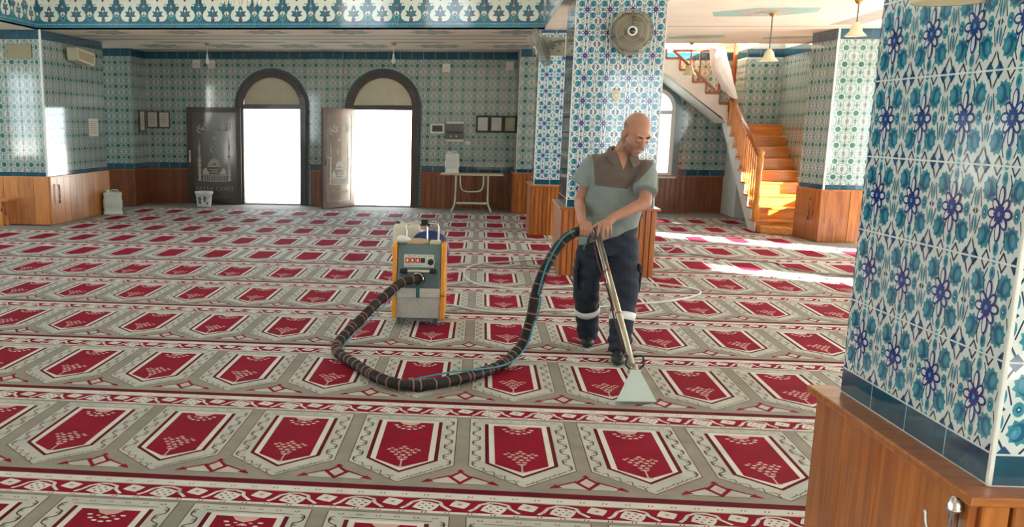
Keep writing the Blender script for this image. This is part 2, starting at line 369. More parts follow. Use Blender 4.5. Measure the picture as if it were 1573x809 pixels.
CS = dict(rough=.65, spec=.12, sheen=.045, scale=5, bump=.25, bscale=700)
C_taupe = pm('carpet taupe', (139, 136, 126), var=.13, **CS)
C_cream = pm('carpet cream', (182, 187, 180), var=.1, **CS)
C_lite = pm('carpet ivory', (208, 210, 204), var=.08, **CS)
CR = dict(CS, spec=.07, sheen=.01, rough=.8)
C_red = pm('carpet crimson', (134, 4, 38), var=.12, **CR)
C_dred = pm('carpet deep red', (96, 2, 28), var=.1, **CR)
C_line = pm('carpet brown line', (104, 72, 66), var=.1, **CS)
C_rose = pm('carpet rose beige', (200, 168, 160), var=.1, **CS)
CM = [C_taupe, C_cream, C_lite, C_red, C_dred, C_line, C_rose]
CW, RP = .59, 1.4891
def cell(full):
    P = []
    def add(poly, l, m): P.append((poly, l, m))
    def both(f):
        for s in (-1, 1): f(s)
    # field between the red lines
    add([(-.262, .905), (.262, .905), (.262, .075), (0, -.197), (-.262, .075)][::-1], 1, 5)
    add([(-.257, .901), (.257, .901), (.257, .079), (0, -.188), (-.257, .079)][::-1], 2, 1)
    add([(-.178, .805), (-.178, .132), (0, -.062), (.178, .132), (.178, .805)], 3, 4)
    add([(-.158, .81), (-.158, .139), (0, -.035), (.158, .139), (.158, .81)], 4, 2)
    add([(-.130, .778), (-.130, .124), (0, .010), (.130, .124), (.130, .778)], 5, 3)
    # top: sprig of the hanging lamp, bottom: little tree
    if full:
        add([(-.06, .776), (.06, .776), (.038, .735), (0, .715), (-.038, .735)], 6, 6); add(star(0, .69, .016, .009, 5), 6, 2)
        for k in range(7):
            t = PI*(.08+.84*k/6); add(rell(-.075*math.cos(t), .738-.095*math.sin(t), .013, .009, 0, 6), 6, 2)
        for k in range(4):
            t = PI*(.2+.6*k/3); add(rell(-.04*math.cos(t), .742-.06*math.sin(t), .010, .008, 0, 6), 6, 6)
        for q in ribs([(0, .02), (0, .13)], .008): add(q, 6, 6)
        for q in ribs([(-.018, .02), (.018, .02)], .012): add(q, 6, 6)
        for (x, y, s_) in ((0, .135, .014), (-.016, .165, .016), (.016, .165, .016), (0, .20, .019), (-.034, .205, .016), (.034, .205, .016), (-.022, .24, .018), (.022, .24, .018), (-.055, .245, .017), (.055, .245, .017), (0, .265, .018), (-.04, .28, .017), (.04, .28, .017), (-.076, .285, .015), (.076, .285, .015), (-.016, .305, .016), (.016, .305, .016), (0, .335, .016), (-.06, .305, .011), (.06, .305, .011)):
            add(star(x, y, s_*.95, s_*.55, 5, .3+x*9), 6, 6)
        for q in ribs([(-.02, .14), (0, .115), (.02, .14)], .008): add(q, 6, 6)
        # top double line, scroll vine with buds
        for q in ribs([(-.19, .832), (.19, .832)], .005): add(q, 4, 5)
        for s in (-1, 1):
            pts = [(s*(.222+.019*math.tanh(2.6*math.sin(2*PI*4.5*k/54))), .84-.76*k/54-.006*math.cos(2*PI*9*k/54)) for k in range(55)]
            for q in ribs(pts, .0075): add(q, 4, 5)
            for k in range(9):
                v = .8-.085*k; add(rell(s*(.212 if k % 2 else .236), v, .012, .016, .5*s, 6), 4, 0)
            a, b = (s*.21, .06), (s*.02, -.145)
            vine = [(a[0]+(b[0]-a[0])*k/16+.012*math.sin(k*1.5), a[1]+(b[1]-a[1])*k/16+.012*math.sin(k*1.5)) for k in range(17)]
            for q in ribs(vine, .006): add(q, 4, 5)
            for k in (3, 9, 14): add(circ(vine[k][0], vine[k][1], .014, .011, 6), 5, 5); add(circ(vine[k][0], vine[k][1], .008, .006, 6), 6, 2)
        for k in range(6):
            x = -.2+.08*k; add(circ(x, .868, .014, .009, 6), 4, 5); add(circ(x, .868, .008, .005, 6), 5, 2)
    # spandrel diamond with arrow feet at the right hand joint of the cell
    cx = CW/2
    add([(cx-.19, -.175), (cx-.045, -.085), (cx+.045, -.085), (cx+.19, -.175)], 1, 1)
    for s in (-1, 1):
        for q in ribs([(cx+s*.05, -.07), (cx+s*.15, -.15)], .012): add(q, 2, 3)
        add([(cx+s*.185, -.182), (cx+s*.12, -.165), (cx+s*.15, -.125)], 3, 3)
    for q in ribs([(cx-.13, -.178), (cx+.13, -.178)], .006): add(q, 2, 5)
    add([(cx-.06, -.09), (cx, -.19), (cx+.06, -.09), (cx, .0)], 3, 3); add([(cx-.036, -.09), (cx, -.152), (cx+.036, -.09), (cx, -.030)], 4, 1); add([(cx-.015, -.09), (cx, -.116), (cx+.015, -.09), (cx, -.066)], 5, 6)
    add([(cx-.02, -.008), (cx+.02, -.008), (cx, .022)], 4, 3)
    # border bands beyond the niche
    x0, x1 = -CW/2, CW/2
    add([(x0, .925), (x1, .925), (x1, .955), (x0, .955)], 1, 2)
    add([(x0, .955), (x1, .955), (x1, 1.102), (x0, 1.102)], 1, 3)
    add([(x0, 1.102), (x1, 1.102), (x1, 1.184), (x0, 1.184)], 1, 2)
    add([(x0, 1.184), (x1, 1.184), (x1, 1.245), (x0, 1.245)], 1, 4 if full else 3)
    for k in range(2):
        fx = -.141+.295*k; add(star(fx, 1.012, .064, .05, 4, .39), 2, 2); fx2 = .006+.295*k-.0
        add(star(fx2, 1.046, .05, .038, 4, .39), 2, 2)
        if full:
            for t in range(6): add(circ(fx+.03*math.cos(t*PI/3), 1.012+.03*math.sin(t*PI/3), .007, n=5), 3, 3)
            add(circ(fx, 1.012, .006, n=5), 3, 5)
            add(circ(fx2, 1.046, .014, n=6), 3, 6); add(circ(fx2, 1.046, .006, n=5), 4, 5)
            for q in ribs([(fx-.105, .975), (fx-.085, 1.0), (fx-.06, 1.055), (fx-.02, 1.085), (fx+.02, 1.085), (fx+.06, 1.065), (fx+.07, 1.02), (fx+.105, .975)], .016): add(q, 2, 2)
    if full:
        for k in range(6):
            x = x0+CW*(k+.5)/6
            for y in (.94, 1.143):
                for d in (-.008, .008): add([(x+d-.004, y-.008), (x+d+.001, y-.008), (x+d+.006, y+.008), (x+d+.001, y+.008)], 2, 3)
        for y in (.927, 1.106, 1.18): add([(x0, y-.002), (x1, y-.002), (x1, y+.002), (x0, y+.002)], 2, 5)
    return P
mb = MB(); mb.bb(-10.25, 8.15, -4.4, 10.80, -.0135, 0, 0); mb.bb(-6.44, 5.20, 10.80, 14.85, -.0135, 0, 0); mb.bb(-6.40, 5.0, 14.85, 15.73, -.0135, 0, 0)
CF, CN = cell(True), cell(False)
for j in range(-2, 11):
    for k in range(-17, 14):
        X, Y = k*CW, j*RP
        if Y+1.25 > 15.7 or X < -10 or X > 7.8: continue
        if j < -1 and k > 5: continue
        if Y+1.25 > 10.75 and (X < -6.1 or X > 4.9): continue
        # only keep what can be near the view cone
        if X < -.45*(Y+4.67)*.9-2.2 or X > .72*(Y+4.67)*.9+1.6: continue
        for poly, l, m in (CF if j < 5 else CN):
            if j < 5 or l != 9: mb.ng([(X+x, Y+y, LAY*l) for x, y in poly], m)
carpet = mb.build('prayer_carpet', CM)
tag(carpet, 'crimson and beige prayer carpet with rows of woven niches covering the whole floor', 'carpet')
# ------------------------------------------------------------------ back wall with two doorways and an arched window
BY = 15.75; ZC = 3.0
D1, D2, WN = -3.852, -1.624, 3.60      # opening centres
wb = MB()
segs = [(-8.0, D1-.60), (D1+.60, D2-.60), (D2+.60, WN-.38), (WN+.38, 6.6)]      # above the last run an unseen opening, added to light the stairwell
for a, b in segs[:3]: wb.bb(a, b, BY, BY+.3, -.15, 5.6)
wb.bb(WN+.38, 6.6, BY, BY+.3, -.15, 3.5); wb.bb(5.5, 6.6, BY, BY+.3, 3.5, 5.6)
for cx, hw, zs in ((D1, .60, 1.93), (D2, .60, 1.93), (WN, .38, 1.96)):
    wb.prism([(cx-hw, zs)]+[(cx-hw*math.cos(PI*k/20), zs+hw*math.sin(PI*k/20)) for k in range(1, 20)]+[(cx+hw, zs), (cx+hw, 5.6), (cx-hw, 5.6)], BY, BY+.3)
wb.bb(WN-.38, WN+.38, BY, BY+.3, -.15, .69)
wall_back = wb.build('wall_back', M_plaster); tag(wall_back, 'tiled back wall with two arched doorways and an arched window', kind='structure')
OUT = .765
H1 = arch_hull(D1, OUT, 1.93); H2 = arch_hull(D2, OUT, 1.93); H3 = arch_hull(WN, .50, 1.96)
def sh(h, x0): return [(x-x0, z) for x, z in h]
# shallow pilaster between the doors
PX0, PX1 = -3.06, -2.42
wall_back_p = MB().bb(PX0, PX1, BY-.07, BY, 0, ZC).build('door_pier', M_grout, wall_back)
def wallband(parent, x0, x1, y, hulls=(), ang=0, z0=.70, dado=M_pine_d, tile=True, n=None):
    """dado boards + blue band + lattice tiles + top band on a wall run starting at x0 (a point) of given length"""
    L = x1
    hs = [sh(h, x0[0]) for h in hulls]
    lay(parent, x0, ang, L, .225, z0, 1, .13, band_mesh(.225, .13), 'tile', hs, [], [T_band])
    lay(parent, x0, ang, L, TL, .83, 9, TL, ME_latt, 'tile', hs, LATT, LA_M)
    lay(parent, x0, ang, L, .225, 2.85, 1, .15, band_mesh(.225, .15), 'tile', hs, [], [T_band])
wallband(wall_back, (-6.43, BY), PX0+6.43, BY, (H1,))
wallband(wall_back, (PX0, BY-.07), PX1-PX0, BY-.07)
wallband(wall_back, (PX1, BY), .97-PX1, BY, (H2,))
wallband(wall_back, (2.9, BY), 4.98-2.9, BY, (H3,))
# dado of the back wall: one part per run, boards inside
def dado(parent, p0, ang, L, bw, mat, z1=.69, th=.02, ledge=True, lm=None, name='wood_dado'):
    c, s = math.cos(ang), math.sin(ang)
    d = MB(); e = .03 if ledge else .022
    Mx = Matrix.Translation((p0[0]+c*L/2+s*e/2, p0[1]+s*L/2-c*e/2, z1+.011)) @ Matrix.Rotation(ang, 4, 'Z')
    d.bx(Mx, L, e, .022)
    o = d.build(name, lm or M_pine_x, parent, bevel=.004)
    boards(o, p0, ang, L, bw, .004, z1, mat, th)
    return o
for a, b in ((-6.43, D1-OUT), (D2+OUT, .97), (2.9, 4.96)):
    dado(wall_back, (a, BY), 0, b-a, .1, M_pine_d, ledge=False)
dado(wall_back, (PX0, BY-.07), 0, PX1-PX0, .1, M_pine_d, ledge=False)

# left end: pilaster, then the deep block with its slanted side face
M_shell = M_plaster
LB = [(-10.3, 10.95), (-6.49, 10.95), (-6.41, 13.35), (-10.3, 13.35)]
wl = MB().prism(LB, 0, 5.6, 0, 'z'); wl.bb(-10.3, -6.43, 14.9, BY+.3, 0, 5.6); wl.bb(-10.6, -10.3, 10.2, 13.5, -.15, 7.6); wl.bb(-10.6, -10.3, 14.9, 16.05, -.15, 7.6); wl.bb(-10.6, -10.3, 13.5, 14.9, -.15, .6); wl.bb(-10.6, -10.3, 13.5, 14.9, 2.9, 7.6)  # gap behind the block is an unseen opening added to brighten the back gallery
yl = -8.5
for a, b in ((-6.6, -5.4), (-1.6, -.4), (2, 4), (5, 7.5), (8.4, 10.2)):  # window openings out of view, added to light the left side
    wl.bb(-10.6, -10.3, yl, a, -.15, 7.6); wl.bb(-10.6, -10.3, a, b, -.15, .8); wl.bb(-10.6, -10.3, a, b, 2.7, 7.6); yl = b; wl.bb(-10.3, -9.4, 13.5, 14.9, 0, .6); wl.bb(-10.3, -9.4, 13.5, 14.9, 2.9, 5.6)
wall_left = wl.build('wall_left', M_grout); tag(wall_left, 'left wall: tiled block and pilaster over a wooden dado', kind='structure')
ang_s = math.atan2(2.40, .08); LS = math.hypot(2.40, .08)
for p0, ang, L in (((-7.98, 10.95), 0, 1.49), ((-6.49, 10.95), ang_s, LS), ((-7.3, 14.9), 0, .87), ((-6.43, 14.9), PI/2, .85)):
    wallband(wall_left, p0, L, 0, (), ang)
dado(wall_left, (-7.98, 10.95), 0, 1.51, .25, M_pine_l, .74, .03, lm=M_pine_l)
dado(wall_left, (-6.47, 10.93), ang_s, LS, .25, M_pine_l, .74, .03, lm=M_pine_l)
dado(wall_left, (-7.3, 14.9), 0, .89, .14, M_pine_d, .69, .02); dado(wall_left, (-6.43, 14.9), PI/2, .85, .14, M_pine_d, .69, .02)
M_trim = pm('white tile trim', (216, 222, 218), .25, var=.03)
MB().bb(-6.505, -6.475, 10.93, 10.955, .74, ZC).build('corner_trim', M_trim, wall_left)

# right aisle: block in front of the stairs, stair wall with a hidden opening added to sun the steps, outer wall with openings
RBX, RBY = 5.27, 10.85
wr = MB(); wr.prism([(RBX, RBY), (6.4, RBY), (6.4, RBY+.3), (RBX+.3, RBY+.3), (RBX+.16, 11.62), (RBX-.12, 11.62)], 0, 5.6, 0, 'z')
for a, b, z0, z1 in ((11.62, 11.8, 0, 5.6), (12.75, 14.9, 0, 3.3), (11.8, 12.75, 0, .55), (11.8, 12.75, 1.45, 3.3)): wr.bb(5.6, 5.85, a, b, z0, z1)
wr.bb(4.98, 5.6, 14.75, 14.9, 0, 3.3); wr.bb(4.98, 5.13, 14.9, BY, 0, 3.3)
RWX = 8.2
for x0, x1, z0, z1 in ((6.4, 8.5, -.15, .5), (6.4, 8.5, 2.75, 7.6)): wr.bb(x0, x1, RBY, RBY+.3, z0, z1)  # unseen opening between, shaped to pass sun on to the steps
wy = [(-7.5, -5.2, .8, 2.6), (-4.6, -2.4, .8, 2.2), (-1.8, .0, .8, 2.2), (.4, 2.0, .8, 2.15), (3.25, 4.1, .4, 2.6), (4.4, 6.6, .4, 1.55), (6.9, 7.95, .4, 2.6), (8.1, 9.05, .4, 1.3), (9.2, 10.75, .4, 2.7)]; ys = -8.5  # some cast the floor sun streaks, others are added unseen to brighten the aisle
for a, b, z0, z1 in wy:
    wr.bb(RWX, RWX+.3, ys, a, -.15, 7.6); wr.bb(RWX, RWX+.3, a, b, -.15, z0); wr.bb(RWX, RWX+.3, a, b, z1, 7.6); ys = b
wr.bb(RWX, RWX+.3, ys, RBY, -.15, 7.6)
wall_right = wr.build('wall_right', M_grout); tag(wall_right, 'right wall of the side aisle with the tiled block before the stairs', kind='structure')
ang_r = math.atan2(RBY-11.62, .12)
LR = math.hypot(.77, .12)
wallband(wall_right, (RBX, RBY), 1.6, 0); wallband(wall_right, (RBX-.12, 11.62), LR, 0, (), ang_r)
dado(wall_right, (RBX-.03, RBY), 0, 1.63, .42, M_pine, .74, .03, lm=M_pine); dado(wall_right, (RBX-.12, 11.62), ang_r, LR+.03, .42, M_pine, .74, .03, lm=M_pine)
MB().bb(RBX-.012, RBX+.012, RBY-.02, RBY+.005, .74, ZC).build('corner_trim', M_trim, wall_right)
lay(wall_right, (5.6, 14.75), -PI/2, 2.0, TL, .83, 9, TL, ME_latt); lay(wall_right, (5.6, 14.75), -PI/2, 2.9, .225, 2.85, 1, .15, band_mesh(.225, .15))
lay(wall_right, (4.98, BY), -PI/2, .99, TL, 1.7, 5, TL, ME_latt); lay(wall_right, (4.98, BY), -PI/2, .99, .225, 2.85, 1, .15, band_mesh(.225, .15))
lay(wall_right, (4.98, 14.75), 0, .62, TL, 1.7, 5, TL, ME_latt); lay(wall_right, (4.98, 14.75), 0, .62, .225, 2.85, 1, .15, band_mesh(.225, .15))

# ceilings (gallery undersides) with painted ornament, gallery fronts
G_gr = pm('painted grey green', (150, 158, 150), .8, var=.15); G_or = pm('painted rose', (206, 160, 144), .8, var=.15); G_bl = pm('painted pale teal', (150, 186, 178), .8, var=.12)
G_ln = pm('painted grey line', (168, 160, 150), .8)
cm = MB()
cm.bb(-10.3, 6.0, 10.95, 13.6, ZC, ZC+.3); cm.bb(-10.3, 3.3, 13.6, BY, ZC, ZC+.3)      # under the back gallery, stair hole on the right
cm.bb(1.2, 8.2, -3.2, 10.95, ZC, ZC+.3); cm.bb(-10.3, -6.53, -3.2, 10.95, ZC, ZC+.3)
def pc(poly, l, m): cm.ng([(x, y, ZC-LAY*2*l) for x, y in poly][::-1], m)
for k in range(6):
    x = -5.6+1.28*k
    for y, s in ((11.45, .8), (14.3, 1.0)):
        pc(star(x, y, .52*s, .3*s, 8), 1, 1); pc(circ(x, y, .24*s), 2, 3); pc(star(x, y, .2*s, .1*s, 6), 3, 2)
for y in (12.1, 12.75, 15.2): pc([(-6.4, y-.07), (1.0, y-.07), (1.0, y+.07), (-6.4, y+.07)], 1, 1)
for k in range(5): pc(rell(-5+1.4*k, 13.4, .5, .16, 0, 16), 1, 1)
for (x, y, s) in ((3.7, 8.7, 1.0), (3.55, 5.6, 1.0), (2.7, 7.0, .6), (5.9, 7.6, .8), (3.6, 12.3, .7), (5.0, 12.4, .6)):
    pc([(x-.62*s, y), (x-.2*s, y-.5*s), (x+.5*s, y-.5*s), (x+.62*s, y), (x+.2*s, y+.5*s), (x-.5*s, y+.5*s)], 1, 3)
    pc(star(x, y, .38*s, .2*s, 7), 2, 2); pc(star(x, y, .2*s, .1*s, 6), 3, 1)
for (x0, x1, y0, y1) in ((2.2, 6, 10.5, 10.56), (4.95, 5.35, 6, 10.3), (2.3, 2.36, 2, 10.5)): pc([(x0, y0), (x1, y0), (x1, y1), (x0, y1)], 1, 4)
ceiling = cm.build('ceiling', [M_plaster, G_gr, G_or, G_bl, G_ln]); tag(ceiling, 'white plaster gallery underside painted with grey, rose and teal ornaments', kind='structure')
rf = MB()      # unseen hall roof, its opening shaped to let sky light into the hall
rf.bb(-10.6, 8.5, -8.8, 5.0, 7.6, 7.9); rf.bb(-10.6, 8.5, 8.4, 16.05, 7.6, 7.9); rf.bb(-10.6, -4.2, 5.0, 8.4, 7.6, 7.9); rf.bb(-1.6, 8.5, 5.0, 8.4, 7.6, 7.9)
roof = rf.build('hall_roof', M_plaster); tag(roof, 'hall roof around an opening added for sky light', kind='structure')
wf = MB(); xs = -10.6
for a, b, z0, z1 in ((-9, -6.8, .9, 2.8), (-4.4, -3.0, 4.8, 6.4), (-1.6, -.2, 4.8, 6.4), (2.8, 7.6, .9, 2.9)):  # unseen openings, sized for how much light comes from behind the camera
    wf.bb(xs, a, -8.8, -8.5, -.15, 7.6); wf.bb(a, b, -8.8, -8.5, -.15, z0); wf.bb(a, b, -8.8, -8.5, z1, 7.6); xs = b
wf.bb(xs, 8.5, -8.8, -8.5, -.15, 7.6)
o = wf.build('wall_front', M_plaster); tag(o, 'front wall of the hall behind the camera with openings added for daylight', kind='structure')
wu = MB(); wu.bb(-8.0, 6.6, BY, BY+.3, 5.6, 7.6); wu.bb(6.3, 8.5, 11.15, 11.4, 5.6, 7.6); wu.bb(6.3, 6.6, 11.2, BY+.3, 5.6, 7.6); wu.bb(-10.3, -8.0, BY, BY+.3, -.15, 7.6)
o = wu.build('wall_upper', M_plaster); tag(o, 'upper gallery walls above the frame', kind='structure')

# fascia of the gallery: large onion motif tiles over a blue edging
FW, FH = .4272, .47
F_teal = pm('fascia teal glaze', (14, 98, 122), var=.15, **GL); F_blue = pm('fascia blue glaze', (24, 114, 150), var=.1, **GL); F_wh = pm('fascia white glaze', (214, 222, 210), var=.03, **GL)
F_dk = pm('fascia ink glaze', (24, 52, 82), var=.1, **GL); F_gr = pm('fascia sea green glaze', (66, 140, 140), var=.1, **GL); F_br = pm('fascia umber glaze', (110, 92, 88), **GL)
def fascia():
    P = []
    def add(poly, l, m): P.append(([(x, y-FH/2) for x, y in poly], l, m))
    w2 = FW/2
    add([(-w2, 0), (w2, 0), (w2, .075), (-w2, .075)], 1, 1)
    for y in (.012, .04, .068): add([(-w2, y-.004), (w2, y-.004), (w2, y+.004), (-w2, y+.004)], 2, 0 if y > .03 else 4)
    for k in range(12): add(circ(-w2+FW*(k+.5)/12, .054, .007, n=6), 3, 2)
    add([(-w2, .33), (-.06, .30), (.06, .30), (w2, .33), (w2, .47), (-w2, .47)], 1, 2)
    on = [(0, .10), (.045, .092), (.10, .10), (.14, .135), (.152, .185), (.135, .235), (.10, .265), (.085, .31), (.05, .345), (0, .36)]
    add(on+[(-x, y) for x, y in on[-2:0:-1]], 2, 2)
    inn = [(0, .125), (.05, .125), (.085, .16), (.082, .205), (.05, .235), (.03, .285), (0, .325)]
    add([(0, .13), (.03, .16), (.09, .165), (.06, .20), (.085, .245), (.035, .235), (.03, .285), (0, .325), (-.03, .285), (-.035, .235), (-.085, .245), (-.06, .20), (-.09, .165), (-.03, .16)], 3, 0)
    add([(0, .16), (.022, .21), (0, .28), (-.022, .21)], 4, 5); add(circ(0, .245, .014), 5, 2); add(circ(0, .115, .03), 4, 3); add(circ(0, .115, .014), 5, 5)
    for s in (-1, 1):
        c = s*w2
        add([(c-.11, .30), (c-.06, .275), (c-.05, .23), (c, .24), (c+.05, .23), (c+.06, .275), (c+.11, .30), (c+.10, .35), (c+.05, .345), (c+.045, .40), (c, .44), (c-.045, .40), (c-.05, .345), (c-.10, .35)], 3, 0)
        add([(c, .26), (c+.03, .31), (c, .37), (c-.03, .31)], 4, 5); add(circ(c, .31, .012), 5, 2)
        for t in (-1, 1): add(circ(c+t*.085, .325, .017), 4, 2); add(rell(c+t*.035, .15, .014, .055, -.4*t), 3, 4); add(rell(c+t*.022, .215, .012, .03, .5*t), 3, 2)
        add(circ(c, .19, .022, .03), 4, 2); add(circ(c, .19, .012, .018), 5, 3); add([(c-.02, .08), (c+.02, .08), (c, .14)], 3, 4)
        for q in ribs([(c*.55, .455), (c*.42, .41), (c*.25, .43), (0, .40)], .012): add(q, 3, 6)
        add(rell(c*.5, .425, .022, .012, .6*s), 4, 3); add(circ(c*.2, .45, .012), 4, 6)
    add(circ(0, .395, .016), 4, 3)
    return P
ME_fas = tile_mesh('fascia_tile', fascia(), [F_teal, F_blue, F_wh, F_dk, F_gr, F_br, F_br], FW, FH, th=.012)
gf = MB(); gf.bb(-6.53, 1.2, 10.99, 11.14, ZC+.3, 4.2); gf.bb(-6.72, -6.54, -3.2, 10.99, ZC+.3, 4.2); gf.bb(1.215, 1.4, -3.2, 10.99, ZC+.3, 4.2)
gf.bb(-6.53, 1.2, 10.95, 10.99, ZC+.0, 4.2); gf.bb(-6.54, -6.53, -3.2, 10.95, ZC, 4.2); gf.bb(1.19, 1.2, -3.2, 10.95, ZC, 4.2)
gal = gf.build('wall_gallery', M_grout); tag(gal, 'gallery parapet faced with large blue and white onion motif tiles', kind='structure')
F2 = .62
lay(gal, (-6.53, 10.95), 0, 7.72, FW, ZC+.02, 1, FH, ME_fas)
lay(gal, (1.19, 10.95), -PI/2, 9.4, FW, ZC+.02, 1, FH, ME_fas)
lay(gal, (-6.53, 1.55), PI/2, 9.4, FW, ZC+.02, 1, FH, ME_fas)
# ------------------------------------------------------------------ pillars
def pillar(name, label, fl, W, D, rz, iz=True, ledge=.75, bw=(.06, .06), left=True, front=True, over=.05, wood_m=None, trim=True, cols=None, zt=3.0):
    c, s = math.cos(rz), math.sin(rz)
    cx, cy = fl[0]+c*W/2-s*D/2, fl[1]+s*W/2+c*D/2
    t = thing(name, label, 'pillar', (cx, cy, 0), rz)
    th = .008; w2, d2 = W/2, D/2; wm = wood_m or M_pine
    MB().bb(-w2+.0009, w2-.0009, -d2+.0009, d2-.0009, .003, zt-.003).build('core', M_grout, t)
    z0 = ledge+.005; TW = TI if iz else TL; me = ME_iznik if iz else ME_latt; bh = .083 if iz else .075
    rows = 9
    for on, p0, ang, L in ((front, (-w2, -d2+th), 0, W), (left, (-w2+th, d2), -PI/2, D)):
        if not on: continue
        lay(t, p0, ang, L, TW, z0, 1, bh, band_mesh(TW, bh))
        lay(t, p0, ang, L, TW, z0+bh, rows, TW, me)
        zt0 = z0+bh+rows*TW; hh = zt-.004-zt0
        if hh > .02: lay(t, p0, ang, L, TW, zt0, 1, hh, band_mesh(TW, hh))
    o = over-.018
    d = MB(); d.bb(-w2-o, w2+o, -d2-o, d2+o, .003, ledge-.02); dd = d.build('wood_dado', M_pine_d, t)
    if front: boards(dd, (-w2-o, -d2-o), 0, W+2*o, bw[0], .003, ledge-.02, wm, gap=.009)
    if left: boards(dd, (-w2-o, d2+o), -PI/2, D+2*o, bw[1], .003, ledge-.02, wm, gap=.009 if bw[1] < .1 else .003)
    e = o+.04; g = MB(); zl = ledge
    g.bb(-w2-e, w2+e, -d2-e, -d2+.01, zl-.022, zl+.004); g.bb(-w2-e, -w2+.01, -d2+.01, d2+e, zl-.022, zl+.004); g.bb(w2-.01, w2+e, -d2+.01, d2+e, zl-.022, zl+.004)
    g.build('ledge', M_pine_x, t, bevel=.005)
    if trim:
        for sx in (-1, 1): MB().bb(sx*w2-.006, sx*w2+.006, -d2-.004, -d2+.01, z0, zt-.004).build('corner_trim', M_trim, t, bevel=.003)
    return t
P4 = pillar('pillar', 'nearest tiled pillar filling the right edge, blue floral tiles over a wooden dado', (1.637, -2.09), .938, .938, math.radians(3.04), bw=(.075, .235), over=.06)
P3 = pillar('pillar', 'blue floral tiled pillar directly behind the man', (1.284, 6.76), .938, 1.17, .0)
P2 = pillar('pillar', 'farther blue floral tiled pillar carrying the corner of the gallery', (1.133, 11.0), .938, .938, 0)
P1 = pillar('wall_pier', 'narrow lattice tiled pier against the back wall right of the framed notices', (.985, 14.85), .9, .895, 0, iz=False, bw=(.08, .08))

# ------------------------------------------------------------------ doors
M_brown = pm('bronze brown frame', (62, 46, 42), .35, var=.1, coat=.2)
M_brownl = pm('bronze brown leaf', (74, 60, 54), .32, var=.08, coat=.25)
M_gpan = pm('smoked panel', (72, 68, 64), .15, var=.05, coat=.5)
M_etch = pm('etched white', (196, 196, 188), .6, var=.04)
M_fan = pm('cream fanlight panel', (206, 202, 178), .6, var=.06)
M_teald = pm('dark teal reveal', (34, 72, 78), .4, var=.1)
M_chrome = pm('chrome', (200, 200, 198), .18, 1, var=.03)
M_sill = pm('pale stone sill', (190, 190, 184), .6, var=.1)
def ring(mb, cx, r1, r2, zs, y0, y1, z0=0, m=0, n=28):
    a = [(cx-r2, z0)]+[(cx-r2*math.cos(PI*k/n), zs+r2*math.sin(PI*k/n)) for k in range(n+1)]+[(cx+r2, z0)]
    b = [(cx+r1, z0)]+[(cx+r1*math.cos(PI*k/n), zs+r1*math.sin(PI*k/n)) for k in range(n+1)]+[(cx-r1, z0)]
    N = len(a)
    bb = b[::-1]
    for k in range(N-1):
        q = [a[k], a[k+1], bb[k+1], bb[k]]
        mb.raw([(x, y0, z) for x, z in q]+[(x, y1, z) for x, z in q], [(0, 1, 2, 3), (7, 6, 5, 4), (0, 4, 5, 1), (1, 5, 6, 2), (2, 6, 7, 3), (3, 7, 4, 0)], m)
    return mb
def make_door(name, label, cx, mirror):
    t = thing(name, label, None, (cx, BY, 0)); t['kind'] = 'structure'
    ring(MB(), 0, .69, .762, 1.93, -.012, .02, .004).build('arch_surround', M_teald, t)
    d = MB()
    pts = [(-.765, z) for z in [.06*k for k in range(1, 33)]]+[(-.765*math.cos(PI*k/44), 1.93+.765*math.sin(PI*k/44)) for k in range(45)]+[(.765, z) for z in [.06*k for k in range(1, 33)]]
    for x, z in pts: d.ell((x, -.012, z), (.016, .012, .016), nu=6, nv=4)
    o = d.build('dotted_border', M_etch, t); o['kind'] = 'stuff'
    ring(MB(), 0, .575, .695, 1.93, -.03, .0, .004).bb(-.6, .6, -.02, .12, 1.895, 1.985).bb(-.6, -.57, 0, .14, .004, 1.9).bb(.57, .6, 0, .14, .004, 1.9).build('frame', M_brown, t, bevel=.004)
    MB().prism([(.57*math.cos(PI*k/28), 1.98+.59*math.sin(PI*k/28)) for k in range(29)], .03, .06).build('fanlight_panel', M_fan, t)
    MB().bb(-.575, .575, -.02, .29, -.02, .03).build('sill', M_sill, t)
    return t
d1 = make_door('door_1', 'open left doorway with cream arched fanlight and bronze brown leaf folded back', D1, False)
d2 = make_door('door_2', 'open right doorway with cream arched fanlight and half opened glazed leaf', D2, True)

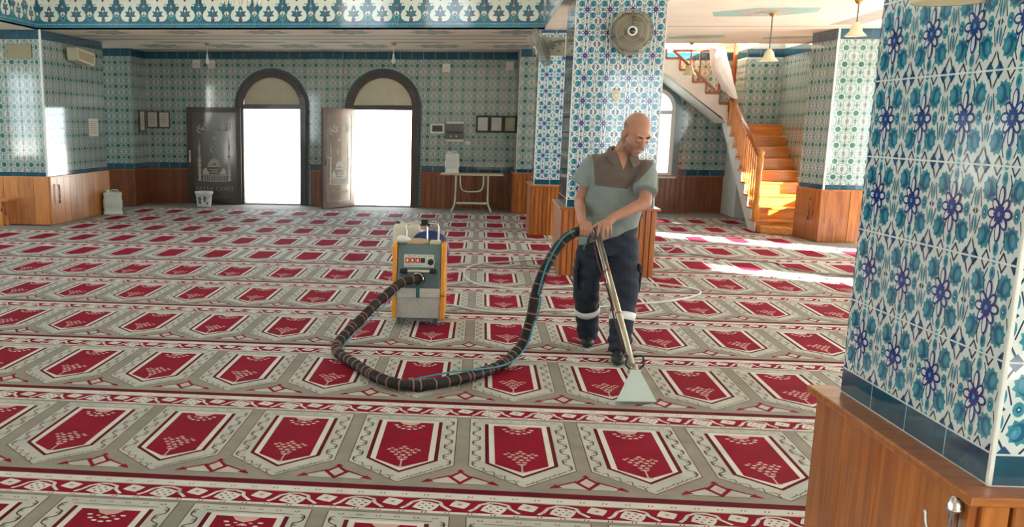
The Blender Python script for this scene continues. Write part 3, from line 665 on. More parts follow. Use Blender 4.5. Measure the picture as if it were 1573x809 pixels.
def etching(parent, W, H, y, s=1.0, text=True, full=True):
    """mosque drawing etched on a leaf, leaf-local x 0..W, z 0..H"""
    e = MB()
    def add(poly): e.ng([(x*W, y, z*H) for x, z in poly])
    def box(x0, x1, z0, z1): add([(x0, z0), (x1, z0), (x1, z1), (x0, z1)])
    for cx in (.225, .775):
        box(cx-.022, cx+.022, .235, .50); box(cx-.015, cx+.015, .50, .60); box(cx-.032, cx+.032, .485, .50); box(cx-.026, cx+.026, .575, .587)
        add([(cx-.016, .6), (cx+.016, .6), (cx, .70)])
        for k in range(5): box(cx-.034, cx-.026, .24+.05*k, .26+.05*k); box(cx+.026, cx+.034, .24+.05*k, .26+.05*k)
    for k in range(7):      # ribbed dome
        t0, t1 = PI*(k+.1)/7, PI*(k+.9)/7
        add([(.5-.115*math.cos(t0), .405+.065*math.sin(t0)), (.5-.115*math.cos(t1), .405+.065*math.sin(t1)), (.5-.03*math.cos(t1), .405+.02*math.sin(t1)), (.5-.03*math.cos(t0), .405+.02*math.sin(t0))])
    box(.37, .63, .385, .40); box(.495, .505, .47, .5)
    for sx in (-1, 1):
        add([(.5+sx*.14, .37), (.5+sx*.13, .34), (.5+sx*.10, .33), (.5+sx*.10, .31), (.5+sx*.225, .31), (.5+sx*.215, .345), (.5+sx*.18, .372)])
    box(.40, .60, .352, .358); box(.44, .56, .335, .343); box(.42, .58, .32, .326)
    box(.275, .725, .295, .306); box(.275, .725, .232, .238)
    for k in range(10):
        cx = .30+.0445*k; box(cx-.013, cx-.005, .24, .285); box(cx+.005, cx+.013, .24, .285); add([(cx-.013, .283), (cx+.013, .283), (cx, .297)])
    add([(a*.045/.07+.47, b*.03/.07+.565) for a, b in [(.07*math.cos(t), .07*math.sin(t)) for t in [1.0+4.3*k/14 for k in range(15)]]+[(.02+.055*math.cos(t), .055*math.sin(t)) for t in [5.0-3.7*k/12 for k in range(13)]]])
    add([(.53+x, .565+z*.6) for x, z in star(0, 0, .022, .009, 5, .3)])
    add([(.5+x, .685+z*.6) for x, z in star(0, 0, .04, .022, 8)])
    if full:
        S = []      # calligraphy strokes
        S += ribs([(.80, .845), (.80, .765)], .014)+ribs([(.765, .84), (.765, .77), (.735, .765), (.735, .825)], .014)+ribs([(.735, .825), (.735, .765), (.70, .765), (.70, .845)], .014)+ribs([(.70, .77), (.665, .755), (.60, .765), (.575, .79), (.60, .80), (.62, .775), (.57, .755)], .014)+ribs([(.69, .862), (.71, .853), (.73, .862), (.75, .853)], .009)
        S += ribs([(.43, .805), (.40, .815), (.385, .795), (.42, .785), (.44, .77), (.36, .765)], .014)+ribs([(.37, .80), (.33, .815), (.29, .79), (.33, .77), (.30, .765), (.24, .785), (.19, .765), (.21, .745), (.26, .74)], .014)+ribs([(.25, .82), (.22, .80), (.19, .79)], .012)+ribs([(.34, .845), (.31, .83), (.36, .825)], .01)
        for q in S: add(q)
    o = e.build('etched_drawing', M_etch, parent)
    if text:
        cu = bpy.data.curves.new('lettering', 'FONT'); cu.body = 'FAT\u0130H CAM\u0130\u0130'; cu.size = .105; cu.align_x = 'CENTER'; cu.space_character = 1.25
        to = bpy.data.objects.new('lettering', cu); COL.objects.link(to)
        dg = bpy.context.evaluated_depsgraph_get(); me = bpy.data.meshes.new_from_object(to.evaluated_get(dg)); bpy.data.objects.remove(to)
        lo = bpy.data.objects.new('lettering', me); COL.objects.link(lo); lo.parent = parent; lo.location = (W*.5, y, H*.135); lo.rotation_euler = (PI/2, 0, 0)
        me.materials.clear(); me.materials.append(pm('dim etched lettering', (150, 150, 145), .6))
def leaf(parent, loc, rz, W, H, glaze, text, handle_x):
    L = MB(); L.bb(0, W, -.03, 0.02, 0, H)
    o = L.build('leaf', M_brownl, parent, bevel=.005); o.location = loc; o.rotation_euler = (0, 0, rz)
    fr = MB(); a = .10 if not glaze else .13
    for x0, x1, z0, z1 in ((0, a, 0, H), (W-a, W, 0, H), (a, W-a, 0, a), (a, W-a, H-a, H)): fr.bb(x0, x1, -.042, -.03, z0, z1)
    fr.build('leaf_frame', M_brown if not glaze else pm('bronze aluminium', (140, 122, 112), .25, .5, coat=.3), o, bevel=.004)
    MB().bb(a, W-a, -.034, -.03, a, H-a).build('panel', M_gpan if not glaze else pm('bronze glass', (168, 152, 136), .12, .2, coat=.6), o)
    etching(o, W, H, -.0365, text=text)
    h = MB(); h.bb(handle_x-.02, handle_x+.02, -.052, -.042, .82, 1.06); h.tube([(handle_x, -.052, .98), (handle_x, -.095, .98), (handle_x+(.11 if handle_x < W/2 else -.11), -.1, .98)], .011, 8)
    h.tube([(handle_x, -.05, .88), (handle_x, -.062, .88)], .012, 8)
    h.build('handle', M_chrome, o)
    return o
leaf(d1, (-5.58-D1, -.045, .015), 0, 1.11, 1.905, False, True, .055)
leaf(d2, (-2.70-D2, 14.86-BY, .015), math.atan2(.87, .50), 1.0, 1.905, True, True, .06)

# arched window in the right part of the back wall
M_pvc = pm('white window frame', (226, 226, 222), .35, var=.03)
wn = thing('window_1', 'white framed arched window behind the man, glowing with daylight', None, (WN, BY, 0)); wn['kind'] = 'structure'
f = MB(); ring(f, 0, .31, .385, 1.96, -.02, .06, .69); f.bb(-.31, .31, -.015, .05, .69, .76); f.bb(-.31, .31, -.015, .05, 1.86, 1.93); f.bb(-.035, .035, -.015, .05, .76, 1.86)
f.build('window_frame', M_pvc, wn, bevel=.004)
ring(MB(), 0, .385, .50, 1.96, -.012, .0, .69).build('arch_surround', pm('side lit blue glaze', (88, 122, 132), **GL), wn)  # petrol blue band glaze made lighter, side light put into its colour
MB().bb(-.47, .47, -.08, .05, .655, .69).build('window_sill', M_pvc, wn, bevel=.004)
G = glassmat('window glass')
for x0, x1, z0, z1 in ((-.31, -.035, .76, 1.86), (.035, .31, .76, 1.86)): MB().bb(x0, x1, .012, .018, z0, z1).build('pane', G, wn)
MB().prism([(.31*math.cos(PI*k/20), 1.93+.33*math.sin(PI*k/20)) for k in range(21)], .012, .018).build('pane', G, wn)
d = MB()
for k in range(45): d.ell((.52*math.cos(PI*k/44), -.006, 1.96+.52*math.sin(PI*k/44)), (.013, .01, .013), nu=6, nv=4)
for k in range(22):
    for s in (-1, 1): d.ell((s*.52, -.006, .72+.057*k), (.013, .01, .013), nu=6, nv=4)
d.build('dotted_border', M_etch, wn)['kind'] = 'stuff'

# ------------------------------------------------------------------ staircase
SX0, SX1 = 4.72, 5.595
st = thing('staircase', 'honey pine staircase turning left up to the gallery, white sides and turned balusters', 'staircase', (4.72, 12.2, 0))
off = (4.72, 12.2, 0)
RISE, TR = .187, .27
for k in range(1, 10):
    y0 = 12.2+TR*(k-1); y1 = y0+TR+.02 if k < 9 else 14.62
    MB().bb(SX0-.03, SX1, y0-.03, y1, RISE*k-.032, RISE*k).build('tread', M_step, st, off, bevel=.006)
    MB().bb(SX0, SX1, y0, y0+.022, RISE*(k-1)+.002, RISE*k-.032).build('riser', M_step, st, off)
# low starting step, skewed to the aisle
MB().prism([(SX0+.02, 12.16), (SX0+.02, 11.98), (5.14, 11.66), (5.14, 12.16)], .004, .11, 0, 'z').build('starting_step', M_step, st, off, bevel=.006)
# winder and upper flight
MB().prism([(SX0-.02, 14.58), (4.975, 14.74), (4.975, 15.7), (SX0-.02, 15.7)], RISE*10-.03, RISE*10, 0, 'z').build('winder', M_step, st, off, bevel=.005)
MB().prism([(SX0, 14.6), (4.97, 14.76), (4.97, 14.79), (SX0, 14.63)], RISE*9, RISE*10-.03, 0, 'z').build('riser', M_step, st, off)
UZ = [2.05, 2.23, 2.42, 2.63, 2.83, 2.99]; UX = [4.70, 4.53, 4.28, 4.04, 3.80, 3.55, 3.32]
for k in range(6):
    MB().bb(UX[k+1], UX[k]+.02, 14.66, 15.70, UZ[k]-.03, UZ[k]).build('tread', M_step, st, off, bevel=.005)
    MB().bb(UX[k]-.02, UX[k], 14.66, 15.70, UZ[k]-.2, UZ[k]-.03).build('riser', M_step, st, off)
M_white = pm('white painted plaster', (222, 218, 210), .6, var=.04)
sd = [(12.2, .004)]
for k in range(1, 10): y0 = 12.2+TR*(k-1); sd += [(y0, RISE*k-.034), (y0+TR, RISE*k-.034)]
sd += [(14.66, RISE*10-.034), (15.02, RISE*10-.034), (15.02, 1.66), (12.60, .004)]
MB().prism(sd, SX0-.02, SX0, 0, 'x').build('stringer', M_white, st, off)
MB().raw([(SX0, 12.6, .004), (SX1, 12.6, .004), (SX1, 15.0, 1.66), (SX0, 15.0, 1.66)], [(0, 1, 2, 3)]).build('soffit', M_white, st, off)
zz = [(3.3, 2.99), (3.55, 2.99)]
for k in range(4, -1, -1): zz += [(UX[k+1], UZ[k]-.03), (UX[k], UZ[k]-.03)]
zz += [(4.70, 1.66), (4.60, 1.80), (3.46, 2.62), (3.3, 2.74)]
MB().prism(zz, 14.62, 14.66).build('stringer', M_white, st, off)
MB().raw([(4.70, 14.66, 1.70), (4.70, 15.7, 1.70), (3.3, 15.7, 2.74), (3.3, 14.66, 2.74)], [(0, 1, 2, 3)]).build('soffit', M_white, st, off)
M_red = wood('red brown rail', (132, 58, 26), (158, 80, 38), (80, 30, 12), axis='x')
zt = MB()
zp = []
for k in range(4, -1, -1): zp += [(UX[k+1], UZ[k]), (UX[k], UZ[k])]
zp.append((4.70, 1.9)); zp = [(3.55, 2.98)]+zp
for q in ribs(zp, .026): zt.prism(q, 14.60, 14.62)
zt.build('step_edging', M_red, st, off)
M_bal = wood('turned baluster pine', (196, 116, 34), (228, 152, 58), (120, 60, 20))
def balpro(h): return [(.014, 0), (.022, .02*h), (.022, .1*h), (.012, .14*h), (.024, .24*h), (.013, .36*h), (.018, .5*h), (.012, .64*h), (.023, .76*h), (.012, .84*h), (.02, .88*h), (.02, h)]
for k in range(1, 10):
    for dy in (.07, .2):
        y = 12.2+TR*(k-1)+dy; 
        if k == 1 and dy < .1: continue
        zr = 1.14+.44*(y-12.25); zb = RISE*k
        if zr-zb > .2: MB().lathe(balpro(zr-zb), 8, c=(SX0-.0, y, zb)).build('baluster', M_bal, st, off, smooth=True)
MB().lathe([(.045, 0), (.045, .25), (.03, .28), (.042, .36), (.03, .5), (.04, .7), (.03, .78), (.045, .82), (.045, 1.0), (.03, 1.02), (.05, 1.06), (.045, 1.1), (.012, 1.13)], 14, c=(SX0+.0, 12.235, .17)).build('newel_post', M_bal, st, off, smooth=True)
hr = MB(); hr.tube([(SX0, 12.25, 1.16), (SX0, 14.62, 2.20)], .038, 10); hr.build('handrail', M_pine_y, st, off, smooth=True)
MB().lathe([(.04, 0), (.04, .85), (.05, .87), (.05, .9), (.02, .96)], 12, c=(4.74, 14.60, 2.16)).build('newel_post', M_red, st, off, smooth=True)
g = MB(); g.bb(3.66, 4.76, 14.58, 14.63, 2.93, 2.975); g.build('guard_rail', M_red, st, off, bevel=.005)
g = MB(); g.bx(Matrix.Translation((4.06, 14.605, 2.60)) @ Matrix.Rotation(math.atan2(.72, .80), 4, 'Y'), 1.08, .045, .05); g.build('handrail', M_red, st, off, bevel=.005)
for x in (3.98, 4.14, 4.5): MB().bb(x-.014, x+.014, 14.59, 14.62, 3.0-(x-3.62)*.9, 2.94).build('baluster', M_red, st, off)
# white cloth thrown over the handrail
cl = MB(); pts = spline([(4.40, 14.50, 2.98), (4.43, 14.48, 2.72), (4.50, 14.46, 2.50), (4.60, 14.46, 2.30), (4.66, 14.47, 2.16)], 8)
n = 22; i0 = 0
for k, p in enumerate(pts):
    t = k/(len(pts)-1); a = .125+.035*math.sin(PI*min(1, t*1.3)); b = .14
    for j in range(n):
        q = 2*PI*j/n; wv = 1+.09*math.sin(3*q+5*t)+.06*math.sin(7*q-9*t); cl.v.append((p.x+a*wv*math.cos(q)+.02*t, p.y+b*wv*math.sin(q)-.02, p.z+.03*math.cos(q*2)-.06*math.cos(q)*t))
for k in range(len(pts)-1):
    for j in range(n): A = k*n; B = A+n; cl.f.append((A+j, A+(j+1) % n, B+(j+1) % n, B+j)); cl.m.append(0)
cl.f.append(tuple(range(n))); cl.m.append(0); cl.f.append(tuple(range((len(pts)-1)*n, len(pts)*n))[::-1]); cl.m.append(0)
o = cl.build('cloth', pm('white cloth', (226, 220, 220), .9, var=.05, bump=.2, bscale=30), smooth=True); tag(o, 'white cloth draped over the upper handrail of the staircase', 'cloth')
# ------------------------------------------------------------------ small things on the walls and floor
M_plw = pm('white plastic', (222, 226, 220), .45, var=.04)
M_plc = pm('cream plastic', (208, 204, 180), .5, var=.06)
M_blk = pm('black plastic', (22, 22, 24), .4, var=.1)
M_paper = pm('paper', (214, 214, 206), .9, var=.05)
M_tubew = pm('white enamelled tube', (218, 222, 212), .35, var=.04)
M_ink = pm('grey print', (120, 120, 118), .9)
M_grey = pm('grey metal', (96, 100, 100), .4, .4, var=.08)
M_brass = pm('brass', (170, 140, 80), .3, .9)
M_shade = pm('frosted cream glass', (236, 226, 190), .35, var=.05)

# folding table
t = thing('folding_table', 'white folding table with tubular legs against the back wall', 'table', (.165, 14.9, 0)); of = (.165, 14.9, 0)
MB().bb(-.425, .755, 14.62, 15.16, .700, .728).build('table_top', M_plc, t, of, bevel=.008)
for sx, x in ((-1, -.13), (1, .47)):
    for y0, y1 in ((14.72, 15.08), (15.08, 14.72)):
        MB().tube(spline([(x, y0, .70), (x+sx*.005, y0*.62+y1*.38, .42), (x+sx*.015, y0*.25+y1*.75, .16), (x+sx*.075, y1, .0155)], 5), .0155, 8).build('leg', M_tubew, t, of, smooth=True)
MB().tube([(-.12, 14.72+.27, .17), (.46, 14.72+.27, .17)], .014, 8).build('stretcher', M_tubew, t, of, smooth=True)
MB().tube([(-.12, 15.08-.27, .17), (.46, 15.08-.27, .17)], .014, 8).build('stretcher', M_tubew, t, of, smooth=True)
MB().tube(spline([(-.05, 14.74, .70), (-.04, 14.76, .50), (.02, 14.77, .41), (.17, 14.77, .395), (.32, 14.77, .41), (.38, 14.76, .50), (.39, 14.74, .70)], 6), .014, 8).build('brace', M_tubew, t, of, smooth=True)
def canister(name, label, loc, w, d, h, mat, rz=0, cap=None):
    t = thing(name, label, 'canister', loc, rz)
    b = MB(); prof = [(.0, .0), (.0, .06), (-.012, .10), (-.012, .3), (0, .34), (0, .6), (-.012, .66), (-.012, .86), (0, .9), (-.02, .97), (-.07, 1.0)]
    for (e, z) in prof:
        for x, y in ((-1, -1), (1, -1), (1, 1), (-1, 1)):
            for a in range(4):
                q = {(-1, -1): PI, (1, -1): 1.5*PI, (1, 1): 0, (-1, 1): .5*PI}[(x, y)]+a*PI/6
                rc = .045; b.v.append((x*(w/2-rc)+(rc+e)*math.cos(q), y*(d/2-rc)+(rc+e)*math.sin(q), z*h))
    for k in range(len(prof)-1):
        for j in range(16): A = k*16; B = A+16; b.f.append((A+j, A+(j+1) % 16, B+(j+1) % 16, B+j)); b.m.append(0)
    b.f.append(tuple(range(15, -1, -1))); b.m.append(0); b.f.append(tuple(range((len(prof)-1)*16, len(prof)*16))); b.m.append(0)
    b.build('body', mat, t, smooth=True, bevel=0)
    MB().lathe([(.035, 0), (.035, .035), (.03, .04)], 14, c=(-w*.25, 0, h-.005)).build('cap', cap or M_plw, t)
    MB().tube([(-w*.1, 0, h-.01), (-w*.02, 0, h+.03), (w*.25, 0, h+.03), (w*.32, 0, h-.01)], .012, 8).build('handle', mat, t)
    return t
canister('canister', 'white plastic canister standing on the folding table', (-.21, 14.85, .728), .27, .2, .375, M_plw)
# jerry can on the floor
M_jer = pm('milky plastic', (205, 216, 208), .4, var=.05)
canister('jerry_can', 'milky white jerry can on the floor beside the left wooden dado', (-6.19, 12.98, .004), .34, .30, .40, M_jer, .35)
# bucket
t = thing('bucket', 'white paint bucket with stained label below the folded door leaf', 'bucket', (-5.06, 14.96, .004))
MB().lathe([(.13, 0), (.135, .02), (.163, .265), (.175, .27), (.175, .30), (.166, .30), (.16, .27), (.128, .02)], 28).build('pail', M_plw, t, smooth=True)
MB().lathe([(.1655, .252), (.18, .256), (.18, .27), (.1655, .272)], 28).build('rim', M_plw, t)
lb = MB()
for a0, z0, z1, wd in ((-2.2, .06, .2, .5), (-1.4, .1, .21, .35), (-1.0, .05, .1, .3)):
    for k in range(4):
        a, b = a0+wd*k/4, a0+wd*(k+1)/4
        R = lambda z: .1345+.0285*(z-.02)/.245+.001
        lb.ng([(R(z0)*math.cos(a), R(z0)*math.sin(a), z0), (R(z0)*math.cos(b), R(z0)*math.sin(b), z0), (R(z1)*math.cos(b), R(z1)*math.sin(b), z1), (R(z1)*math.cos(a), R(z1)*math.sin(a), z1)])
lb.build('label', pm('teal print', (96, 128, 132), .6), t)
MB().tube([(.18*math.cos(q), .18*math.sin(q)-.0, .262-.11*math.sin(-q)*1.0) for q in [-PI*k/14 for k in range(15)]], .004, 6).build('bail', M_grey, t)
# framed notices on the right
t = thing('framed_notices', 'black frame holding three paper notices right of the electric panel', 'frame', (.6, BY-.012, 1.645))
for x in (-.265, 0, .265):
    MB().bb(x-.098, x+.098, -.014, -.012, -.125, .125).build('sheet', M_paper if x < .2 else pm('aged paper', (170, 172, 140), .9), t)
fr = MB(); 
for x0, x1, z0, z1 in ((-.395, .395, .13, .165), (-.395, .395, -.165, -.13), (-.395, -.36, -.13, .13), (.36, .395, -.13, .13), (-.165, -.10, -.13, .13), (.10, .165, -.13, .13)): fr.bb(x0, x1, -.025, -.002, z0, z1)
fr.build('frame', M_blk, t); MB().bb(-.36, .36, -.012, -.002, -.13, .13).build('backing', M_blk, t)
def framed(name, label, loc, rz, w, h, fm, pmn, lines=6, group=None):
    t = thing(name, label, 'frame', loc, rz, group)
    f = MB(); e = .028
    for x0, x1, z0, z1 in ((-w/2, w/2, h/2-e, h/2), (-w/2, w/2, -h/2, -h/2+e), (-w/2, -w/2+e, -h/2+e, h/2-e), (w/2-e, w/2, -h/2+e, h/2-e)): f.bb(x0, x1, -.022, -.002, z0, z1)
    f.build('frame', fm, t); MB().bb(-w/2+e, w/2-e, -.01, -.002, -h/2+e, h/2-e).build('sheet', pmn, t)
    ln = MB()
    for k in range(lines): z = h/2-e-.04-(h-2*e-.08)*k/lines; ln.bb(-w/2+e+.03, w/2-e-.03-.02*(k % 3), -.0112, -.01, z-.004, z+.004)
    ln.build('print', M_ink, t); return t
M_wfr = pm('brown wooden frame', (98, 70, 56), .4)
framed('picture_frame', 'brown framed notice on the back wall nearest the left pilaster', (-6.30, BY-.01, 1.67), 0, .25, .34, M_wfr, M_paper)
framed('picture_frame', 'brown framed notice beside the folded brown door leaf', (-6.06, BY-.01, 1.67), 0, .25, .34, M_wfr, M_paper)
framed('picture_frame', 'narrow dark framed notice on the side of the left pilaster', (-6.42, 15.40, 1.64), PI/2, .36, .42, M_blk, M_paper)
# electric boxes
t = thing('vent_box', 'small white framed box with dark louvres left of the electric panel', 'box', (-.545, BY-.01, 1.55))
f = MB()
for x0, x1, z0, z1 in ((-.14, .14, .06, .095), (-.14, .14, -.095, -.06), (-.14, -.10, -.06, .06), (.10, .14, -.06, .06)): f.bb(x0, x1, -.04, -.002, z0, z1)
f.build('frame', M_plw, t, bevel=.004); MB().bb(-.1, .1, -.02, -.002, -.06, .06).build('backing', M_blk, t)
for k in range(4): MB().bb(-.1, .1, -.032, -.02, -.048+.03*k-.006, -.048+.03*k+.006).build('louvre', M_grey, t)
t = thing('electric_panel', 'grey electric fuse panel with white edges on the back wall above the folding table', 'panel', (-.2, BY-.01, 1.495))
MB().bb(-.17, .17, -.09, -.002, -.155, .155).build('cabinet', M_grey, t, bevel=.006)
for z in (-.17, .17): MB().bb(-.172, .172, -.095, -.002, z-.02, z+.02).build('edge_strip', M_plw, t, bevel=.004)
MB().bb(-.15, .15, -.094, -.09, -.03, .0).build('breaker_slot', M_blk, t)
for x in (-.07, .03): MB().lathe([(.018, 0), (.018, .012), (.012, .016)], 12, M=Matrix.Rotation(PI/2, 4, 'X'), c=(x, -.09, -.09)).build('knob', M_plw, t)
o = MB().bb(.02, .10, BY-.035, BY-.01, 1.25, 1.32).build('wall_socket', M_plw, bevel=.006); tag(o, 'small white socket just below the electric panel', 'socket')
for x, z, lab in ((-5.36, 2.76, 'leftmost small white box under the blue top band of the back wall'), (-5.05, 2.755, 'small white box beside the hanging lamp left of the left doorway'), (-.40, 2.70, 'small white box under the top band right of the right arch'), (.82, 2.74, 'small white box at the top right end of the back wall')):
    t = thing('wall_box', lab, 'box', (x, BY-.01, z), 0, 'white boxes under the top band')
    MB().bb(-.075, .075, -.06, -.001, -.08, .08).build('housing', M_plw, t, bevel=.012); MB().bb(-.05, .05, -.064, -.06, -.05, .02).build('cover', M_plc, t)
# things on the left block
sdir = Vector((.08, 2.40, 0)).normalized(); nrm = Vector((sdir.y, -sdir.x, 0))
def onside(y, z, d=.012): tt = (y-10.95)/2.40; return (-6.49+.08*tt+nrm.x*d, y+nrm.y*d, z)
t = thing('loudspeaker', 'cream wedge shaped loudspeaker high on the left block', 'loudspeaker', onside(12.12, 2.65), ang_s)
MB().prism([(-.32, -.06), (.34, -.12), (.40, .02), (.36, .1), (-.36, .15)], -.22, -.03, 0).build('cabinet', M_plc, t, bevel=.015)
MB().prism([(-.27, -.03), (.28, -.08), (.31, .05), (-.29, .10)], -.228, -.22, 0).build('grille', pm('beige grille', (178, 170, 142), .8, bump=.6, bscale=300), t)
MB().bb(-.08, .08, -.03, .0, -.06, .06).build('bracket', M_grey, t)
t = thing('notice_sheet', 'white paper notice on the shiny side of the left block', 'paper', onside(12.80, 1.52), ang_s)
MB().bb(-.2, .2, -.004, 0, -.15, .15).build('sheet', M_paper, t); ln = MB()
for k in range(7): ln.bb(-.15, .15-.03*(k % 3), -.0048, -.004, .1-.032*k-.004, .1-.032*k+.004)
ln.build('print', M_ink, t)
t = thing('wall_plate', 'beige rectangular plate near the top of the left block front', 'plate', (-6.84, 10.938, 2.672))
MB().bb(-.21, .21, -.03, 0, -.105, .105).build('cover', pm('beige plate', (140, 134, 108), .6, var=.08), t, bevel=.008)
for sx in (-1, 1): MB().lathe([(.012, 0), (.012, .006)], 8, M=Matrix.Rotation(PI/2, 4, 'X'), c=(sx*.18, -.03, 0)).build('screw', M_grey, t)
t = thing('bench', 'low wooden bench at the far left before the pine dado', 'bench', (-7.5, 10.7, 0))
MB().bb(-.6, .52, -.16, .14, .385, .43).build('seat', M_pine_l, t, bevel=.006)
for x in (-.5, .38):
    MB().prism([(-.13, .004), (-.09, .004), (-.05, .2), (-.1, .385), (-.15, .385)], x-.025, x+.025, 0, 'x').build('leg', M_pine_l, t); MB().bb(x-.025, x+.025, .06, .11, .004, .385).build('leg', M_pine_l, t)
MB().bb(-.5, .38, -.02, .02, .16, .22).build('stretcher', M_pine_l, t)
M_bead = pm('dark wooden beads', (70, 42, 26), .3, coat=.4)
def beads(label, loc, rz, L):
    t = thing('prayer_beads', label, 'prayer beads', loc, rz, 'prayer beads hung on the dados')
    MB().tube([(0, .0, 0), (0, -.035, .0), (0, -.04, .02)], .006, 8).build('hook', M_brass, t)
    b = MB(); n = 33
    for k in range(n):
        q = 2*PI*k/n; b.ell((.022*math.sin(q), -.036, -L/2+(L/2)*math.cos(q)), (.008, .008, .010), nu=6, nv=4)
    b.build('bead_loop', M_bead, t, smooth=True)['kind'] = 'stuff'
    MB().lathe([(.004, 0), (.011, -.02), (.014, -.07), (.004, -.075)], 8, c=(0, -.036, -L)).build('tassel', M_bead, t)
beads('prayer beads hanging at the corner of the left pine dado', (-6.425, 11.14, .62), ang_s, .22)
beads('prayer beads hanging on the dado beside the stairs', (5.205, 11.1, .63), ang_r, .26)

# pendant lamps
def pendant(label, x, y, zb, bell=True, rod=M_grey):
    t = thing('pendant_lamp', label, 'lamp', (x, y, ZC), 0, 'pendant lamps under the galleries')
    MB().lathe([(.045, 0), (.045, -.012), (.02, -.04), (.008, -.045)], 14).build('ceiling_rose', M_brass, t)
    z = zb-ZC; top = z+(.15 if bell else .16)
    MB().tube([(0, 0, -.04), (0, 0, top)], .007, 8).build('rod', rod, t)
    if bell:
        MB().lathe([(.02, z+.15), (.035, z+.13), (.055, z+.10), (.068, z+.05), (.11, z+.008), (.112, z), (.105, z+.005), (.06, z+.05), (.045, z+.1), (.02, z+.14)], 24).build('lamp_shade', M_shade, t, smooth=True)
        MB().ell((0, 0, z+.06), (.025, .025, .035)).build('bulb', M_plw, t, smooth=True)
    else:
        MB().lathe([(.018, z+.16), (.022, z+.1), (.02, z+.09)], 12).build('socket', M_plw, t); MB().ell((0, 0, z+.05), (.036, .036, .055)).build('bulb', M_plw, t, smooth=True)
pendant('bare white bulb on a rod in front of the right doorway arch', -1.238, 13.547, 2.655, False, M_tubew)
pendant('bare white bulb on a rod left of the left doorway arch', -4.56, 13.58, 2.64, False, M_tubew)
pendant('cream bell lamp hanging before the stairs on a long rod', 3.82, 8.81, 2.43)
pendant('cream bell lamp nearest the large right pillar', 4.38, 7.5, 2.62)
pendant('small cream bell lamp below the upper stair rail', 3.74, 13.36, 2.48)
# wall lamp on the near pillar (only its lower rim shows)
t = thing('wall_lamp', 'cream wall lamp at the top edge on the nearest pillar', 'lamp', (1.60, -1.80, 2.055), 0)
MB().lathe([(.05, 0), (.05, .015)], 14, M=Matrix.Rotation(-PI/2, 4, 'Y')).build('backplate', M_brass, t)
MB().tube(spline([(-.015, 0, 0), (-.07, 0, .03), (-.09, 0, .08), (-.085, 0, .04)], 5), .007, 8).build('arm', M_brass, t)
MB().lathe([(.02, .06), (.04, .03), (.05, -.03), (.085, -.11), (.08, -.108), (.045, -.03), (.02, .05)], 22, c=(-.087, 0, 0)).build('lamp_shade', M_shade, t, smooth=True)

# fans
M_fan_g = pm('fan grey plastic', (150, 146, 128), .5, var=.05); M_fan_b = pm('fan blade', (128, 126, 112), .45, var=.05)
def fan(name, label, loc, M, R=.215, base=.11):
    t = thing(name, label, 'fan', loc); R3 = M.to_matrix() if hasattr(M, 'to_matrix') else M
    A = R3.to_4x4()
    # local frame: +Z of A points out of the fan front
    c = MB()
    for r, z in ((R, 0), (R*.985, .03), (R*.985, -.03), (R*.72, .052), (R*.72, -.05), (R*.42, .062), (R*.42, -.06)): c.tube([A @ Vector((r*math.cos(2*PI*k/30), r*math.sin(2*PI*k/30), z)) for k in range(30)], .0035 if r < R else .006, 5, closed=True)
    for k in range(40):
        q = 2*PI*k/40
        for s in (1, -1): c.tube([A @ Vector((r*math.cos(q), r*math.sin(q), s*z)) for r, z in ((.05, .063), (R*.42, .062), (R*.72, .051), (R*.98, .03), (R, .0))], .0016, 4, cap=False)
    c.build('cage', M_fan_g, t)
    for b in range(3):
        m = MB(); g = []
        for i in range(6):
            r = .035+(R*.92-.035)*i/5; wd = .5*math.sin(.5+2.2*i/5)+.25
            for j in range(4): q = 2*PI*b/3+wd*(j-1.5)*1.25+.2*i/5; g.append(A @ Vector((r*math.cos(q), r*math.sin(q), .016*(j-1.5))))
        m.raw(g, [(i*4+j, i*4+j+1, i*4+j+5, i*4+j+4) for i in range(5) for j in range(3)])
        o = m.build('blade', M_fan_b, t, smooth=True); sd_ = o.modifiers.new('solid', 'SOLIDIFY'); sd_.thickness = .003
    MB().lathe([(.05, .055), (.05, .068), (.036, .075), (.034, .07)], 20, M=A).build('hub_ring', M_plw, t, smooth=True)
    MB().lathe([(.034, .05), (.03, .078), (.012, .084)], 16, M=A).build('hub_badge', pm('fan badge', (60, 72, 72), .3, .5), t, smooth=True)
    MB().lathe([(.05, -.06), (.06, -.08), (.055, -.14), (.03, -.16)], 18, M=A).build('motor', M_fan_g, t, smooth=True)
    return t, A
Rf = Matrix(((1, 0, 0), (0, 0, -1), (0, 1, 0)))      # z axis -> -Y
Rf = Matrix(((1, 0, 0), (0, .09, -.996), (0, .996, .09)))
t, A = fan('wall_fan', 'round wall fan facing the hall high on the pillar behind the man', (1.842, 6.55, 2.585), Rf, .225)
MB().bb(-.05, .05, .155, .2, -.22, -.06).tube([(0, .17, -.12), (0, .13, -.1), (0, .13, -.0)], .016, 8).build('bracket', M_fan_g, t, bevel=.004)
zax = Vector((-.90, -.12, -.40)).normalized(); xax = Vector((0, 1, 0)); xax = (xax-zax*xax.dot(zax)).normalized(); yax = zax.cross(xax)
Rs = Matrix((xax, yax, zax)).transposed()
t, A = fan('wall_fan', 'wall fan seen edge on at the left side of the pillar behind the man', (.985, 7.85, 2.52), Rs, .225)
MB().tube([(.1, 0, .05), (.2, 0, .08), (.28, 0, .08)], .018, 8).build('bracket', M_fan_g, t)
t = thing('control_box', 'cream wall box with dark marks beside the edge on fan', 'box', (1.283, 8.02, 2.55))
MB().bb(-.27, .0, -.05, .05, -.11, .105).build('housing', M_plc, t, bevel=.01)
